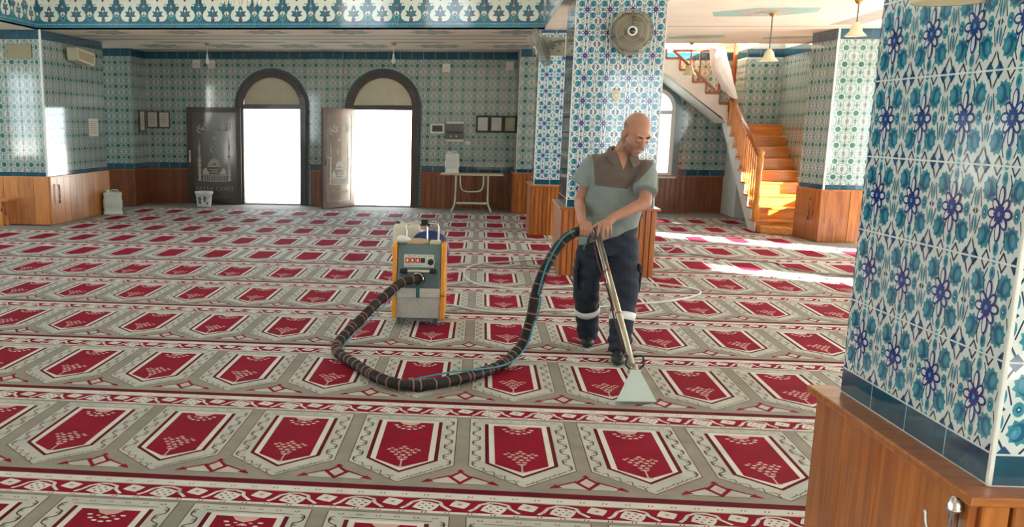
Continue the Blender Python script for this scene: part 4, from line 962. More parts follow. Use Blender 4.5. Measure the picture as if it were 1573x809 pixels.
for k, (x, z) in enumerate(((-.2, .04), (-.2, -.06), (-.13, 0), (-.07, .05), (-.07, .02), (-.08, -.06), (-.15, -.03))): MB().bb(x-.016, x+.014, -.054, -.05, z-.008, z+.009).build('mark', M_ink, t)
t = thing('wall_switch', 'small cream oval bell push on the pillar above the man', 'switch', (1.747, 6.757, 1.95))
MB().lathe([(.045, 0), (.045, .02), (.036, .03)], 20, M=Matrix.Rotation(PI/2, 4, 'X') @ Matrix.Scale(1.4, 4, (0, 1, 0))).build('cover', M_plc, t, smooth=False)
MB().lathe([(.016, .03), (.014, .036)], 14, M=Matrix.Rotation(PI/2, 4, 'X')).build('button', M_shade, t)

# chrome coat hook on the near pillar
t = thing('coat_hook', 'chrome coat hook with ribbed knob on the nearest wooden dado', 'hook', (1.578, -2.10, .690), math.radians(3))
MB().lathe([(.010, -.10), (.014, -.06), (.013, -.005), (.02, .0), (.022, .006), (.018, .012), (.019, .018), (.013, .026), (.013, .032), (.006, .04)], 18, c=(-.02, 0, 0)).build('knob', M_chrome, t, smooth=True)
MB().tube(spline([(-.01, .0, -.07), (-.04, .02, -.09), (-.06, .045, -.06), (-.062, .055, -.02)], 6), .005, 8).build('prong', M_chrome, t, smooth=True)
MB().prism([(-.012, -.12), (.012, -.12), (.012, -.02), (-.012, -.02)], -.012, .0, 0, 'x').build('plate', M_chrome, t)
MB().tube(spline([(-.045, .03, -.085), (-.035, .02, -.075), (-.03, .01, -.1), (-.03, .012, -.14)], 5), .004, 6).build('ribbon', pm('red ribbon', (120, 20, 40), .8), t)

# chandelier whose lowest drops reach into the frame
t = thing('chandelier', 'crystal chandelier whose lowest drops show at the top left edge', 'chandelier', (-2.16, 6.0, 3.1))
M_cry = pm('crystal', (230, 234, 226), .08, var=.03, coat=1)
MB().tube([(0, 0, .3), (0, 0, 4.5)], .01, 8).build('chain', M_brass, t)
for R_, z, n in ((.19, -.12, 14), (.32, .08, 20)):
    MB().tube([(R_*math.cos(2*PI*k/28), R_*math.sin(2*PI*k/28), z) for k in range(28)], .01, 6, closed=True).build('ring', M_brass, t)
    for k in range(n):
        q = 2*PI*k/n; MB().lathe([(.003, 0), (.008, -.02), (.018, -.09), (.022, -.125), (.012, -.16), (.002, -.17)], 8, c=(R_*math.cos(q), R_*math.sin(q), z)).build('crystal_drop', M_cry, t)
    for k in range(4): q = PI/2*k; MB().tube([(R_*math.cos(q), R_*math.sin(q), z), (0, 0, .32)], .005, 6).build('arm', M_brass, t)
# ------------------------------------------------------------------ carpet cleaning machine
M_yel = pm('amber yellow panel', (226, 148, 20), .4, var=.06, coat=.2); M_mgr = pm('blue grey plastic', (96, 122, 126), .4, var=.06)
M_mgrd = pm('dark blue grey plastic', (70, 98, 104), .45, var=.06); M_stl = pm('brushed steel', (214, 218, 216), .3, .8, var=.06); M_alu = pm('tread plate', (196, 200, 198), .38, .7, var=.12)
M_rub = pm('black rubber', (18, 20, 20), .55, var=.15); M_navy = pm('blue lid', (16, 52, 116), .35, var=.08, coat=.2); M_tan = pm('tan lid', (196, 172, 140), .5, var=.1)
M_redl = pm('lit red switch', (255, 90, 60), .4, emit=1.2); M_redk = pm('dark red rocker', (110, 20, 16), .4)
MX, MY = -.137, 3.55; of = (MX, MY, 0)
mc = thing('carpet_cleaner', 'yellow and grey carpet cleaning machine on castors in the middle of the carpet', 'machine', of)
for x0, x1 in ((-.353, -.316), (.043, .080)):
    MB().prism([(3.545, .062), (4.02, .062), (4.02, .66), (3.60, .685), (3.57, .66), (3.555, .33), (3.548, .30)], x0, x1, 0, 'x').build('side_panel', M_yel, mc, of, bevel=.01)
    MB().bb(x0-.001, x1+.001, 3.542, 3.55, .255, .262).build('panel_seam', M_rub, mc, of)
MB().prism([(3.56, .315), (3.60, .60), (3.64, .665), (4.0, .665), (4.0, .08), (3.575, .08)], -.316, .043, 0, 'x').build('body', M_mgr, mc, of, bevel=.008)
MB().prism([(3.548, .32), (3.575, .45), (3.60, .45), (3.60, .32)], -.300, .027, 0, 'x').build('lower_fascia', M_mgrd, mc, of, bevel=.006)
MB().bb(-.314, .041, 3.552, 3.57, .275, .315).build('steel_strip', M_stl, mc, of, bevel=.003)
MB().bb(-.314, .041, 3.556, 3.575, .235, .275).build('steel_strip', M_stl, mc, of, bevel=.006)
tp = MB(); tp.bb(-.314, .041, 3.558, 3.575, .07, .235, 0)
for i in range(13):
    for j in range(6):
        s = 1 if (i+j) % 2 else -1
        tp.ell((-.30+.0275*i, 3.558, .085+.027*j), (.004, .004, .014), 0, Matrix.Rotation(.7*s, 3, 'Y'), 6, 4)
tp.build('tread_plate', M_alu, mc, of)
cp = MB(); tilt = Matrix.Translation((-.137, 3.583, .537)) @ Matrix.Rotation(-.14, 4, 'X')
cp.bx(tilt, .245, .010, .105); cpo = cp.build('control_panel', pm('pale control plate', (196, 206, 200), .4), mc, of, bevel=.004)
for k in range(4):
    m = MB(); X = -.095+.042*k; m.bx(tilt @ Matrix.Translation((X, -.008, .005)), .034, .012, .040); sw = m.build('switch', M_redk if k < 3 else M_blk, cpo, of, bevel=.003)
    if k < 3: m = MB(); m.bx(tilt @ Matrix.Translation((X, -.0155, .004)), .014, .005, .022); m.build('switch_light', M_redl, cpo, of)
MB().lathe([(.026, 0), (.026, .012), (.018, .014), (.016, .03), (.010, .032)], 18, M=Matrix.Rotation(PI/2, 4, 'X'), c=(-.042, 3.579, .532)).build('knob', M_blk, cpo, of)
MB().lathe([(.034, 0), (.034, .004)], 20, M=Matrix.Rotation(PI/2, 4, 'X'), c=(-.042, 3.580, .532)).build('dial_plate', M_plw, cpo, of)
pr = MB()
for k in range(5): pr.bx(tilt @ Matrix.Translation((-.08+.042*k, -.0056, .04)), .022, .001, .004)
pr.bx(tilt @ Matrix.Translation((-.03, -.0056, -.038)), .12, .001, .004); pr.build('print', M_ink, cpo, of)
MB().tube([(-.235, 3.545, .458), (-.045, 3.545, .458)], .010, 10).build('grip', M_plc, mc, of)
for x0, x1 in ((-.29, -.225), (-.05, .012)): MB().bb(x0, x1, 3.53, 3.585, .438, .475).build('grip_end', M_rub, mc, of, bevel=.012)
Rx = Matrix.Rotation(PI/2, 4, 'X')
MB().lathe([(.058, -.02), (.058, .012), (.050, .02), (.046, .045), (.040, .05)], 22, M=Rx, c=(-.145, 3.555, .397)).build('hose_port', M_rub, mc, of)
MB().lathe([(.047, .012), (.053, .022), (.047, .03)], 22, M=Rx, c=(-.145, 3.545, .397)).build('port_ring', M_chrome, mc, of)
MB().bb(-.155, -.125, 3.535, 3.556, .24, .335).build('drain_tap', pm('teal tap', (40, 110, 120), .4), mc, of, bevel=.006)
MB().lathe([(.10, 0), (.105, .012), (.10, .028), (.06, .036)], 24, c=(-.17, 3.74, .665)).build('tank_lid', M_tan, mc, of)
MB().bb(-.06, .03, 3.66, 3.80, .665, .69).build('filter_box', M_plc, mc, of, bevel=.008)
rg = MB()
random.seed(3)
for k in range(9): rg.ell((-.30+.05*random.random(), 3.62+.14*random.random(), .675+.035*random.random()), (.045, .04, .028), nu=10, nv=7)
rg.build('rag', pm('white rag', (224, 224, 222), .95, bump=.5, bscale=40), mc, of, smooth=True)
MB().tube(spline([(-.255, 3.74, .66), (-.255, 3.74, .79), (-.24, 3.74, .822), (-.21, 3.74, .83), (-.03, 3.74, .828), (0, 3.74, .815), (.008, 3.74, .78), (.008, 3.74, .66)], 5), .009, 8).build('loop_handle', M_chrome, mc, of, smooth=True)
MB().tube([(-.082, 3.75, .66), (-.085, 3.75, .82)], .007, 8).build('valve_stem', M_chrome, mc, of)
MB().bb(-.135, -.075, 3.72, 3.77, .815, .862).bb(-.085, -.065, 3.725, 3.765, .80, .83).build('valve_head', M_rub, mc, of, bevel=.012)
cn = MB(); 
MB().bb(-.385, -.16, 3.92, 4.10, .30, .80).build('water_tank', pm('milky cream tank', (204, 206, 186), .45, var=.05), mc, of, bevel=.035, seg=4)
MB().lathe([(.018, 0), (.018, .02)], 10, c=(-.35, 4.0, .80)).build('tank_cap', M_blk, mc, of)
MB().bb(-.16, .03, 3.95, 4.06, .10, .30).build('motor_box', M_mgrd, mc, of)
MB().lathe([(.165, -.05), (.172, -.03), (.172, .03), (.165, .05), (.11, .07), (.02, .075)], 36, M=Rx, c=(-.075, 3.95, .585)).build('hose_reel', M_navy, mc, of, smooth=True)
for x, y in ((-.29, 3.60), (.005, 3.60), (-.29, 3.95), (.005, 3.95)):
    c = MB(); Ry = Matrix.Rotation(PI/2, 4, 'Y'); ca = MB().lathe([(.03, -.014), (.034, -.01), (.034, .01), (.03, .014)], 18, M=Ry, c=(x, y, .0385)).build('castor_wheel', pm('grey rubber', (84, 90, 88), .5), mc, of)
    f = MB(); f.bb(x-.022, x-.017, y-.02, y+.02, .03, .082); f.bb(x+.017, x+.022, y-.02, y+.02, .03, .082); f.bb(x-.022, x+.022, y-.022, y+.022, .076, .084); f.build('castor_fork', M_grey, ca, of)

# ------------------------------------------------------------------ suction hose
HP = [(-.145, 3.50, .397), (-.249, 3.42, .39), (-.341, 3.28, .331), (-.436, 3.10, .259), (-.526, 2.92, .176), (-.61, 2.76, .104), (-.658, 2.60, .055), (-.66, 2.46, .042), (-.612, 2.27, .042), (-.493, 2.025, .042), (-.273, 1.62, .042), (-.07, 1.44, .042), (.148, 1.55, .042), (.372, 1.815, .042), (.52, 2.08, .045), (.61, 2.28, .075), (.672, 2.36, .145), (.721, 2.40, .304), (.75, 2.42, .486), (.81, 2.44, .667), (.901, 2.45, .827), (.985, 2.44, .905), (1.055, 2.425, .928)]
hs = thing('suction_hose', 'black ribbed suction hose with copper coloured bands looping over the carpet', 'hose', (-.07, 1.44, 0)); of = (-.07, 1.44, 0)
path = spline(HP, 30); HR = .034
# resample evenly
acc = [0]
for a, b in zip(path, path[1:]): acc.append(acc[-1]+(b-a).length)
Lh = acc[-1]
def at(s):
    s = max(0, min(Lh-1e-6, s)); lo, hi = 0, len(acc)-1
    while hi-lo > 1:
        md = (lo+hi)//2
        if acc[md] <= s: lo = md
        else: hi = md
    return path[lo].lerp(path[hi], (s-acc[lo])/(acc[hi]-acc[lo]+1e-9))
NS = int(Lh/.0055); pts = [at(Lh*k/NS) for k in range(NS+1)]
MB().tube(pts, [HR+(.0022 if k % 2 else -.0008) for k in range(NS+1)], 14).build('hose_body', M_rub, hs, of, smooth=False)
M_cop = pm('copper tape', (140, 92, 72), .45, var=.15)
s = .05; random.seed(11)
while s < Lh-.05:
    step = random.choice([.075, .085, .09, .1, .04, .095, .11])
    MB().tube([at(s-.005), at(s), at(s+.005)], HR+.0035, 16).build('band', M_cop, hs, of, smooth=True); s += step
cy = []
up = Vector((0, 0, 1))
for k in range(160):
    q = Lh*k/159*.985+.02; p = at(q); tn = (at(q+.01)-at(q-.01)).normalized(); a = (up-tn*up.dot(tn)).normalized() if abs(tn.z) < .97 else Vector((0, -1, 0)); b = tn.cross(a)
    ph = 2.2+1.35*q+.9*math.sin(q*2.3); rr_ = HR+.011+.012*max(0, math.sin(q*3.1)); c = p+(a*math.cos(ph)+b*math.sin(ph))*rr_; c.z = max(c.z, .009); cy.append(c)
MB().tube(cy, .0062, 8).build('water_line', pm('cyan tubing', (36, 132, 152), .35, var=.05), hs, of, smooth=True)

# ------------------------------------------------------------------ wand with triangular floor head
W0, W1 = Vector((1.138, 2.44, .938)), Vector((1.313, 1.50, .16)); wd = (W1-W0).normalized()
wa = thing('cleaning_wand', 'steel suction wand with triangular floor head held by the man', 'wand', (1.31, 1.36, 0)); of = (1.31, 1.36, 0)
M_wst = pm('worn steel tube', (168, 164, 148), .3, .85, var=.1)
MB().tube([W0, W1+wd*.01], .0215, 14).build('tube', M_wst, wa, of, smooth=True)
for f in (.32, .62): MB().tube([W0.lerp(W1, f)-wd*.006, W0.lerp(W1, f)+wd*.006], .0235, 14).build('joint_ring', pm('rust ring', (150, 90, 66), .5, .5), wa, of, smooth=True)
nz = MB(); A0, A1 = Vector((1.313, 1.495, .168)), Vector((1.311, 1.355, .012))
xx = Vector((1, .1, 0)).normalized(); dd_ = (A1-A0).normalized(); nn = xx.cross(dd_).normalized()
if nn.y > 0: nn = -nn
ring_ = []
for f, hw, th in ((0, .030, .026), (.12, .037, .024), (.95, .118, .014), (1.0, .124, .012)):
    c = A0.lerp(A1, f)
    ring_.append([c-xx*hw+nn*th, c+xx*hw+nn*th, c+xx*hw-nn*th, c-xx*hw-nn*th])
V = [p for q in ring_ for p in q]; V = [(p.x, p.y, max(p.z, .008)) for p in V]
F = [(k*4+j, k*4+(j+1) % 4, k*4+4+(j+1) % 4, k*4+4+j) for k in range(3) for j in range(4)]+[(3, 2, 1, 0), (12, 13, 14, 15)]
nz.raw(V, F); nz.build('floor_head', pm('brushed aluminium head', (190, 212, 214), .4, .35, var=.06), wa, of, bevel=.004)
MB().tube([A0+dd_*.0-xx*.04, A0+dd_*.0+xx*.04], .016, 10).build('collar', M_chrome, wa, of)
MB().tube([W1-wd*.05, W1+wd*.02], .028, 14).build('socket', M_wst, wa, of, smooth=True)
for s in (-1, 1):
    b = A0-dd_*.02; MB().tube(spline([b+xx*s*.03, b+xx*s*.055+Vector((0, 0, .03)), b+xx*s*.045+Vector((0, .02, .075)), W0.lerp(W1, .90)+xx*s*.024], 6), .006 if s > 0 else .005, 8).build('spray_line', M_rub, wa, of, smooth=True)
lp = spline([W0.lerp(W1, .1)+xx*-.035, W0.lerp(W1, .25)+xx*-.045, W0.lerp(W1, .45)+xx*-.03, W0.lerp(W1, .65)+xx*-.035, W0.lerp(W1, .86)+xx*-.028], 8)
MB().tube(lp, .0055, 8).build('water_line', pm('dark red tubing', (70, 24, 26), .5), wa, of, smooth=True)
vb = W0.lerp(W1, .045)+xx*-.035
MB().tube([vb+Vector((-.03, 0, .03)), vb+Vector((.03, -.01, -.03))], .016, 10).build('valve', M_grey, wa, of, smooth=True)
MB().tube(spline([vb, vb+Vector((-.03, -.02, -.04)), vb+Vector((-.01, -.03, -.075)), vb+Vector((.02, -.02, -.09))], 5), .007, 8).build('trigger', M_rub, wa, of, smooth=True)
MB().tube(spline([vb+Vector((.0, -.01, -.03)), vb+Vector((-.05, -.03, -.07)), vb+Vector((-.055, -.02, -.10))], 5), .006, 8).build('fitting', pm('green fitting', (60, 96, 90), .4), wa, of, smooth=True)

# ------------------------------------------------------------------ mains cables on the carpet
CZ = .0105
CP = [(-.05, 4.15, .05), (.0, 4.35, CZ), (.09, 4.55, CZ), (.33, 4.34, CZ), (.62, 4.25, CZ), (.91, 4.40, CZ), (1.2, 4.49, CZ), (1.65, 4.81, CZ), (2.1, 5.07, CZ), (2.4, 5.38, CZ), (2.57, 5.72, CZ), (2.5, 6.01, CZ), (2.24, 6.24, CZ), (1.92, 6.33, CZ), (1.69, 6.20, CZ), (1.46, 5.95, CZ), (1.11, 5.76, CZ), (.78, 5.61, CZ), (.52, 5.7, CZ), (.31, 5.92, CZ), (.2, 6.42, CZ), (.21, 7.04, CZ), (.38, 7.47, CZ), (.7, 7.7, CZ), (1.0, 7.9, CZ), (1.13, 8.0, CZ)]
t = thing('extension_cable', 'long white mains cable looping over the carpet between machine and pillar', 'cable', (.62, 4.25, 0)); of = (.62, 4.25, 0)
MB().tube(spline(CP, 10), .0095, 8).build('cord', pm('white cable', (206, 208, 202), .5), t, of, smooth=True)
MB().tube([(1.12, 7.995, .0185), (1.19, 8.02, .0185)], .018, 10).build('plug', M_plw, t, of)
CP2 = [(2.3, 9.2, CZ), (2.68, 9.34, CZ), (2.92, 9.92, CZ), (3.01, 9.63, CZ), (2.79, 9.08, CZ), (2.60, 9.12, CZ), (2.63, 8.77, CZ), (3.08, 8.93, CZ), (3.4, 8.53, CZ), (3.95, 8.25, CZ), (3.95, 7.79, CZ), (4.2, 7.4, CZ), (4.51, 7.25, CZ), (4.9, 7.2, CZ)]
t = thing('extension_cable', 'grey mains cable curling out from behind the pillar into the sunlit aisle', 'cable', (3.1, 8.2, 0)); of = (3.1, 8.2, 0)
MB().tube(spline(CP2, 10), .0085, 8).build('cord', pm('grey cable', (150, 150, 146), .5), t, of, smooth=True)
MB().tube([(4.9, 7.2, .017), (4.97, 7.21, .017)], .016, 10).build('plug', M_plw, t, of)
# ------------------------------------------------------------------ the man
M_skin = pm('skin', (172, 126, 106), .5, var=.08, scale=14, spec=.35); M_stub = pm('stubbled skin', (146, 110, 93), .6, var=.15, scale=120)
M_shair = pm('shaved hair', (140, 103, 85), .7, var=.15, scale=150)
M_shirt = pm('grey green jersey', (122, 136, 136), .85, var=.08, scale=9, sheen=.1, bump=.15, bscale=220)
M_yoke = pm('brown grey jersey', (98, 88, 82), .85, var=.08, scale=9, sheen=.1, bump=.15, bscale=220)
M_trou = pm('navy work cotton', (22, 34, 50), .8, var=.2, scale=7, bump=.25, bscale=90)
M_refl = pm('reflective strip', (222, 228, 230), .4, var=.03); M_shoe = pm('black shoe', (22, 30, 32), .5, var=.15); M_sole = pm('shoe sole', (60, 66, 66), .7)
BASE = (1.26, 2.75, 0)
def solid(mb, name, mats, voxel, iters, parent, fmat=None, disp=None, planes=()):
    o = mb.build('tmp', mats[0]); 
    r = o.modifiers.new('r', 'REMESH'); r.mode = 'VOXEL'; r.voxel_size = voxel
    if iters: s = o.modifiers.new('s', 'SMOOTH'); s.factor = .5; s.iterations = iters
    dg = bpy.context.evaluated_depsgraph_get(); me = bpy.data.meshes.new_from_object(o.evaluated_get(dg)); bpy.data.objects.remove(o)
    me.name = name; me.materials.clear()
    for m in mats: me.materials.append(m)
    if disp:
        ns = [v.normal.copy() for v in me.vertices]
        for v, nv in zip(me.vertices, ns): v.co += nv*disp(v.co)
    if planes:      # seams run along clean cuts
        bm = bmesh.new(); bm.from_mesh(me)
        for co, no in planes: bmesh.ops.bisect_plane(bm, geom=bm.verts[:]+bm.edges[:]+bm.faces[:], plane_co=co, plane_no=no, dist=1e-5)
        bm.to_mesh(me); bm.free()
    me.polygons.foreach_set('use_smooth', [True]*len(me.polygons))
    if fmat: me.polygons.foreach_set('material_index', [fmat(p.center) for p in me.polygons])
    else: me.polygons.foreach_set('material_index', [0]*len(me.polygons))
    me.transform(Matrix.Translation((-BASE[0], -BASE[1], -BASE[2]))); me.update()
    ob = bpy.data.objects.new(name, me); COL.objects.link(ob); ob.parent = parent; return ob
man = thing('person', 'man in grey green polo and navy work trousers bending over the suction wand', 'person', BASE)
# head frame
hf = Vector((.36, -.74, -.56)).normalized(); hu = Vector((.20, -.36, .90)); hu = (hu-hf*hu.dot(hf)).normalized(); hs_ = hu.cross(hf)
HC = Vector((1.392, 2.625, 1.578)); HS = 1.10
HR3 = Matrix((hs_, hf, hu)).transposed()
def hl(s, f, u): return HC+(hs_*s+hf*f+hu*u)*HS
def he(mb, c, r, a=0): mb.ell(hl(*c), tuple(x*HS for x in r), 0, HR3, 20, 14)
SHR, ELR, WRR = Vector((1.125, 2.78, 1.365)), Vector((1.055, 2.80, 1.095)), Vector((1.05, 2.53, .985))
SHL, ELL, WRL = Vector((1.495, 2.70, 1.335)), Vector((1.468, 2.53, 1.115)), Vector((1.243, 2.42, 1.018))
b = MB()
he(b, (0, -.014, .035), (.077, .098, .092)); he(b, (0, .03, -.012), (.066, .067, .085)); he(b, (0, .026, -.066), (.056, .06, .05)); he(b, (0, .074, -.1), (.026, .02, .018))
for s in (-1, 1):
    he(b, (s*.038, .052, -.024), (.028, .028, .03)); he(b, (s*.081, -.012, -.005), (.009, .023, .034)); he(b, (s*.013, .103, -.036), (.011, .012, .009)); he(b, (s*.031, .078, .006), (.017, .012, .011))
b.cap(hl(0, .088, .018), hl(0, .117, -.030), .010*HS, .0145*HS); b.cap(hl(-.042, .074, .030), hl(.042, .074, .030), .014*HS, .014*HS)
he(b, (0, .090, -.064), (.025, .012, .007)); he(b, (0, .087, -.076), (.021, .012, .008)); he(b, (0, .075, -.07), (.034, .022, .03))
b.cap(hl(0, -.03, -.07), (1.30, 2.755, 1.40), .060, .066, n=16)
b.ell((1.30, 2.765, 1.30), (.155, .10, .13)); b.ell((1.28, 2.80, 1.05), (.16, .12, .2)); b.ell((1.27, 2.84, .88), (.15, .11, .12))
b.cap(SHR, SHL, .05, .05)
b.cap(SHR, ELR, .050, .042); b.cap(ELR, WRR, .043, .029); b.cap(SHL, ELL, .052, .045); b.cap(ELL, WRL, .046, .030)
HPR, KNR, ANR = Vector((1.17, 2.86, .82)), Vector((1.137, 2.835, .48)), Vector((1.195, 3.07, .10)); HPL, KNL, ANL = Vector((1.375, 2.83, .82)), Vector((1.388, 2.665, .47)), Vector((1.357, 2.53, .09))
for h, k, a, dy in ((HPR, KNR, ANR, -.1), (HPL, KNL, ANL, -.12)): b.cap(h, k, .07, .05); b.cap(k, a, .048, .035); b.cap(a, a+Vector((-.02, dy, -.045)), .032, .025)
# right hand closed round the end of the hose
b.cap(WRR, (1.058, 2.475, .975), .029, .030); b.ell((1.066, 2.447, .966), (.042, .04, .026)); 
for i, x in enumerate((1.030, 1.052, 1.074, 1.095)):
    L = (.9, 1, 1, .85)[i]
    p = [Vector((x, 2.435, .978)), Vector((x, 2.398, .966-.004*i)), Vector((x+.002, 2.380, .937)), Vector((x+.003, 2.386, .937-.034*L)), Vector((x+.003, 2.405, .937-.045*L))]
    for q, (r1, r2) in zip(range(4), ((.012, .0105), (.0105, .0098), (.0098, .0092), (.0092, .0085))): b.cap(p[q], p[q+1], r1, r2, n=8)
for p, q, r1, r2 in (((1.085, 2.47, .965), (1.112, 2.45, .950), .015, .0125), ((1.112, 2.45, .950), (1.122, 2.418, .944), .0125, .010)): b.cap(p, q, r1, r2, n=8)
# left hand laid over the wand
b.cap(WRL, (1.215, 2.398, .993), .030, .031); b.ell((1.196, 2.388, .983), (.044, .028, .028)); 
K = [(1.157, 2.378, .970), (1.180, 2.372, .972), (1.203, 2.373, .974), (1.225, 2.380, .978)]
Md = [(1.146, 2.353, .940), (1.174, 2.345, .935), (1.202, 2.346, .936), (1.229, 2.356, .944)]
D_ = [(1.143, 2.356, .913), (1.174, 2.350, .906), (1.204, 2.351, .908), (1.232, 2.360, .920)]
T_ = [(1.147, 2.371, .896), (1.179, 2.364, .885), (1.208, 2.364, .888), (1.234, 2.370, .904)]
for i in range(4):
    r = (.0105, .0108, .0105, .0095)[i]; b.cap(Vector((1.197+(i-1.5)*.016, 2.39, .992)), K[i], r*1.15, r*1.15, n=8); b.cap(K[i], Md[i], r*1.05, r, n=8); b.cap(Md[i], D_[i], r, r*.93, n=8); b.cap(D_[i], T_[i], r*.93, r*.85, n=8)
for p, q, r1, r2 in (((1.175, 2.40, .985), (1.140, 2.392, .975), .016, .013), ((1.140, 2.392, .975), (1.118, 2.388, .955), .0125, .010)): b.cap(p, q, r1, r2, n=8)
HI = HR3.inverted()
def bm_(c):
    l = HI @ (Vector(c)-HC)/HS
    if l.length < .16 and c.z > 1.42:
        if l.z < -.048-.25*max(0, abs(l.x)-.03)*0+.55*max(0, abs(l.x)-.04) and l.y > -.01 and not (l.y > .088 and -.082 < l.z < -.056): return 1
        if (l.y < .0 and -.08 < l.z < .055 and abs(l.x) < .079) and not (l.y > -.045 and abs(l.x) > .0785): return 2
    if c.z < .2: return 3
    return 0
body = solid(b, 'body', [M_skin, M_stub, M_shair, M_shoe], .0042, 5, man, bm_)
M_brow = pm('eyebrow', (44, 34, 30), .8); M_lid = pm('eye line', (40, 30, 28), .6)
for s in (-1, 1):
    e = MB(); e.tube(spline([hl(s*.014, .0925, .030), hl(s*.032, .0895, .037), hl(s*.052, .075, .030)], 4), .0048, 6); e.build('eyebrow', M_brow, body, BASE, smooth=True)
    e = MB(); e.tube(spline([hl(s*.018, .0935, .003), hl(s*.031, .0945, -.001), hl(s*.045, .086, .003)], 4), .0022, 6); e.build('eye_line', M_lid, body, BASE, smooth=True)
e = MB(); e.tube(spline([hl(-.023, .0925, -.070), hl(0, .1005, -.0695), hl(.023, .0925, -.070)], 4), .0018, 6); e.build('mouth_line', pm('lip line', (110, 66, 58), .6), body, BASE, smooth=True)

# shirt
def loft(mb, rings, n=28):
    i0 = len(mb.v)
    for (z, cx, cy, rx, ry, tl) in rings:
        for j in range(n):
            q = 2*PI*j/n; ex = 2.4; c, s_ = math.cos(q), math.sin(q)
            x = cx+rx*math.copysign(abs(c)**(2/ex), c); y = cy+ry*math.copysign(abs(s_)**(2/ex), s_); mb.v.append((x, y, z+tl*(x-cx)))
    for k in range(len(rings)-1):
        for j in range(n): A = i0+k*n; B = A+n; mb.f.append((A+j, A+(j+1) % n, B+(j+1) % n, B+j)); mb.m.append(0)
    mb.f.append(tuple(range(i0+n-1, i0-1, -1))); e = i0+(len(rings)-1)*n; mb.f.append(tuple(range(e, e+n))); mb.m += [0, 0]
s = MB()
loft(s, [(.855, 1.262, 2.815, .205, .165, .36), (.93, 1.270, 2.815, .212, .172, .24), (1.0, 1.278, 2.80, .213, .172, .12), (1.10, 1.287, 2.785, .203, .158, .0), (1.20, 1.297, 2.772, .197, .142, -.03), (1.30, 1.305, 2.757, .203, .132, -.06), (1.365, 1.306, 2.748, .195, .115, -.10), (1.415, 1.302, 2.742, .14, .095, -.10), (1.455, 1.300, 2.738, .082, .082, 0)])
s.cap((1.145, 2.77, 1.375), (1.465, 2.705, 1.340), .062, .062, n=16)
hemR = Vector((1.050, 2.79, 1.222)); hemL = Vector((1.468, 2.560, 1.185))
s.tube([(1.15, 2.775, 1.37), (1.11, 2.78, 1.335), hemR.lerp(SHR, .4), hemR], [.066, .074, .078, .084], 18); s.tube([(1.46, 2.71, 1.34), (1.492, 2.675, 1.305), hemL.lerp(SHL, .4), hemL], [.066, .074, .078, .083], 18)
def shirt_mat(c):
    if c.x < 1.122+(1.38-c.z)*.12 or c.x > 1.352+(c.z-1.2)*1.0: return 0
    if c.z > 1.425-abs(c.x-1.318)*0-.0 and False: return 2
    vx = abs(c.x-1.322); 
    if c.y < 2.74 and c.z > 1.335+vx*2.6: return 2
    return 1 if c.z > 1.225-.10*(c.x-1.12) else 0
def folds(c):
    f = .0045*math.sin(c.z*38+c.x*26)*math.sin(c.x*17-c.y*9)+.004*math.sin((c.x-c.z*.8)*34+1)
    return f*(1 if c.z < 1.2 else .45)
s.ell(SHL+Vector((-.008, 0, 0)), (.07, .07, .07)); s.ell(SHR, (.068, .07, .068))
shirt = solid(s, 'polo_shirt', [M_shirt, M_yoke, M_skin], .0065, 5, man, shirt_mat, folds, [((1.122, 0, 1.38), (1, 0, .12)), ((1.352, 0, 1.2), (1, 0, -1)), ((1.12, 0, 1.225), (.10, 0, 1)), ((1.322, 0, 1.335), (2.6, 0, -1)), ((1.322, 0, 1.335), (2.6, 0, 1)), ((0, 2.74, 0), (0, 1, 0))])
# collar: stand round the neck and two turned down wings
cA = Vector((1.312, 2.728, 1.452)); cl_ = MB(); n = 26
for k, (dz, r) in enumerate(((-.012, .094), (.020, .083), (.022, .076), (-.01, .078))):
    for j in range(n):
        q = -PI/2+.45+(2*PI-.9)*j/(n-1); cl_.v.append((cA.x+r*1.02*math.cos(q), cA.y+r*math.sin(q), cA.z+dz+.012*math.sin(q)-.08*(math.cos(q))*r*2-(.020 if math.sin(q) < -.4 else 0)))
for k in range(3):
    for j in range(n-1): cl_.f.append((k*n+j, k*n+j+1, (k+1)*n+j+1, (k+1)*n+j)); cl_.m.append(0)
cl_.build('collar', M_yoke, shirt, BASE, smooth=True)
for sgn in (-1, 1):
    wv = MB(); p0 = Vector((1.322+sgn*.030, 2.642, 1.425)); p1 = Vector((1.322+sgn*.095, 2.70, 1.462-.016*sgn)); p2 = Vector((1.322+sgn*.118, 2.655, 1.395-.022*sgn)); p3 = Vector((1.322+sgn*.062, 2.608, 1.352-.006*sgn))
    nrm_ = (p1-p0).cross(p3-p0).normalized()*.006; q = [p0, p1, p2, p3]
    wv.raw([p-nrm_ for p in q]+[p+nrm_ for p in q], [(0, 1, 2, 3), (7, 6, 5, 4), (0, 4, 5, 1), (1, 5, 6, 2), (2, 6, 7, 3), (3, 7, 4, 0)]); wv.build('collar_wing', M_yoke, shirt, BASE, bevel=.003)
for z in (1.315, 1.27): MB().ell((1.320, 2.617 if z > 1.3 else 2.622, z), (.006, .004, .006)).build('button', M_yoke, shirt, BASE)

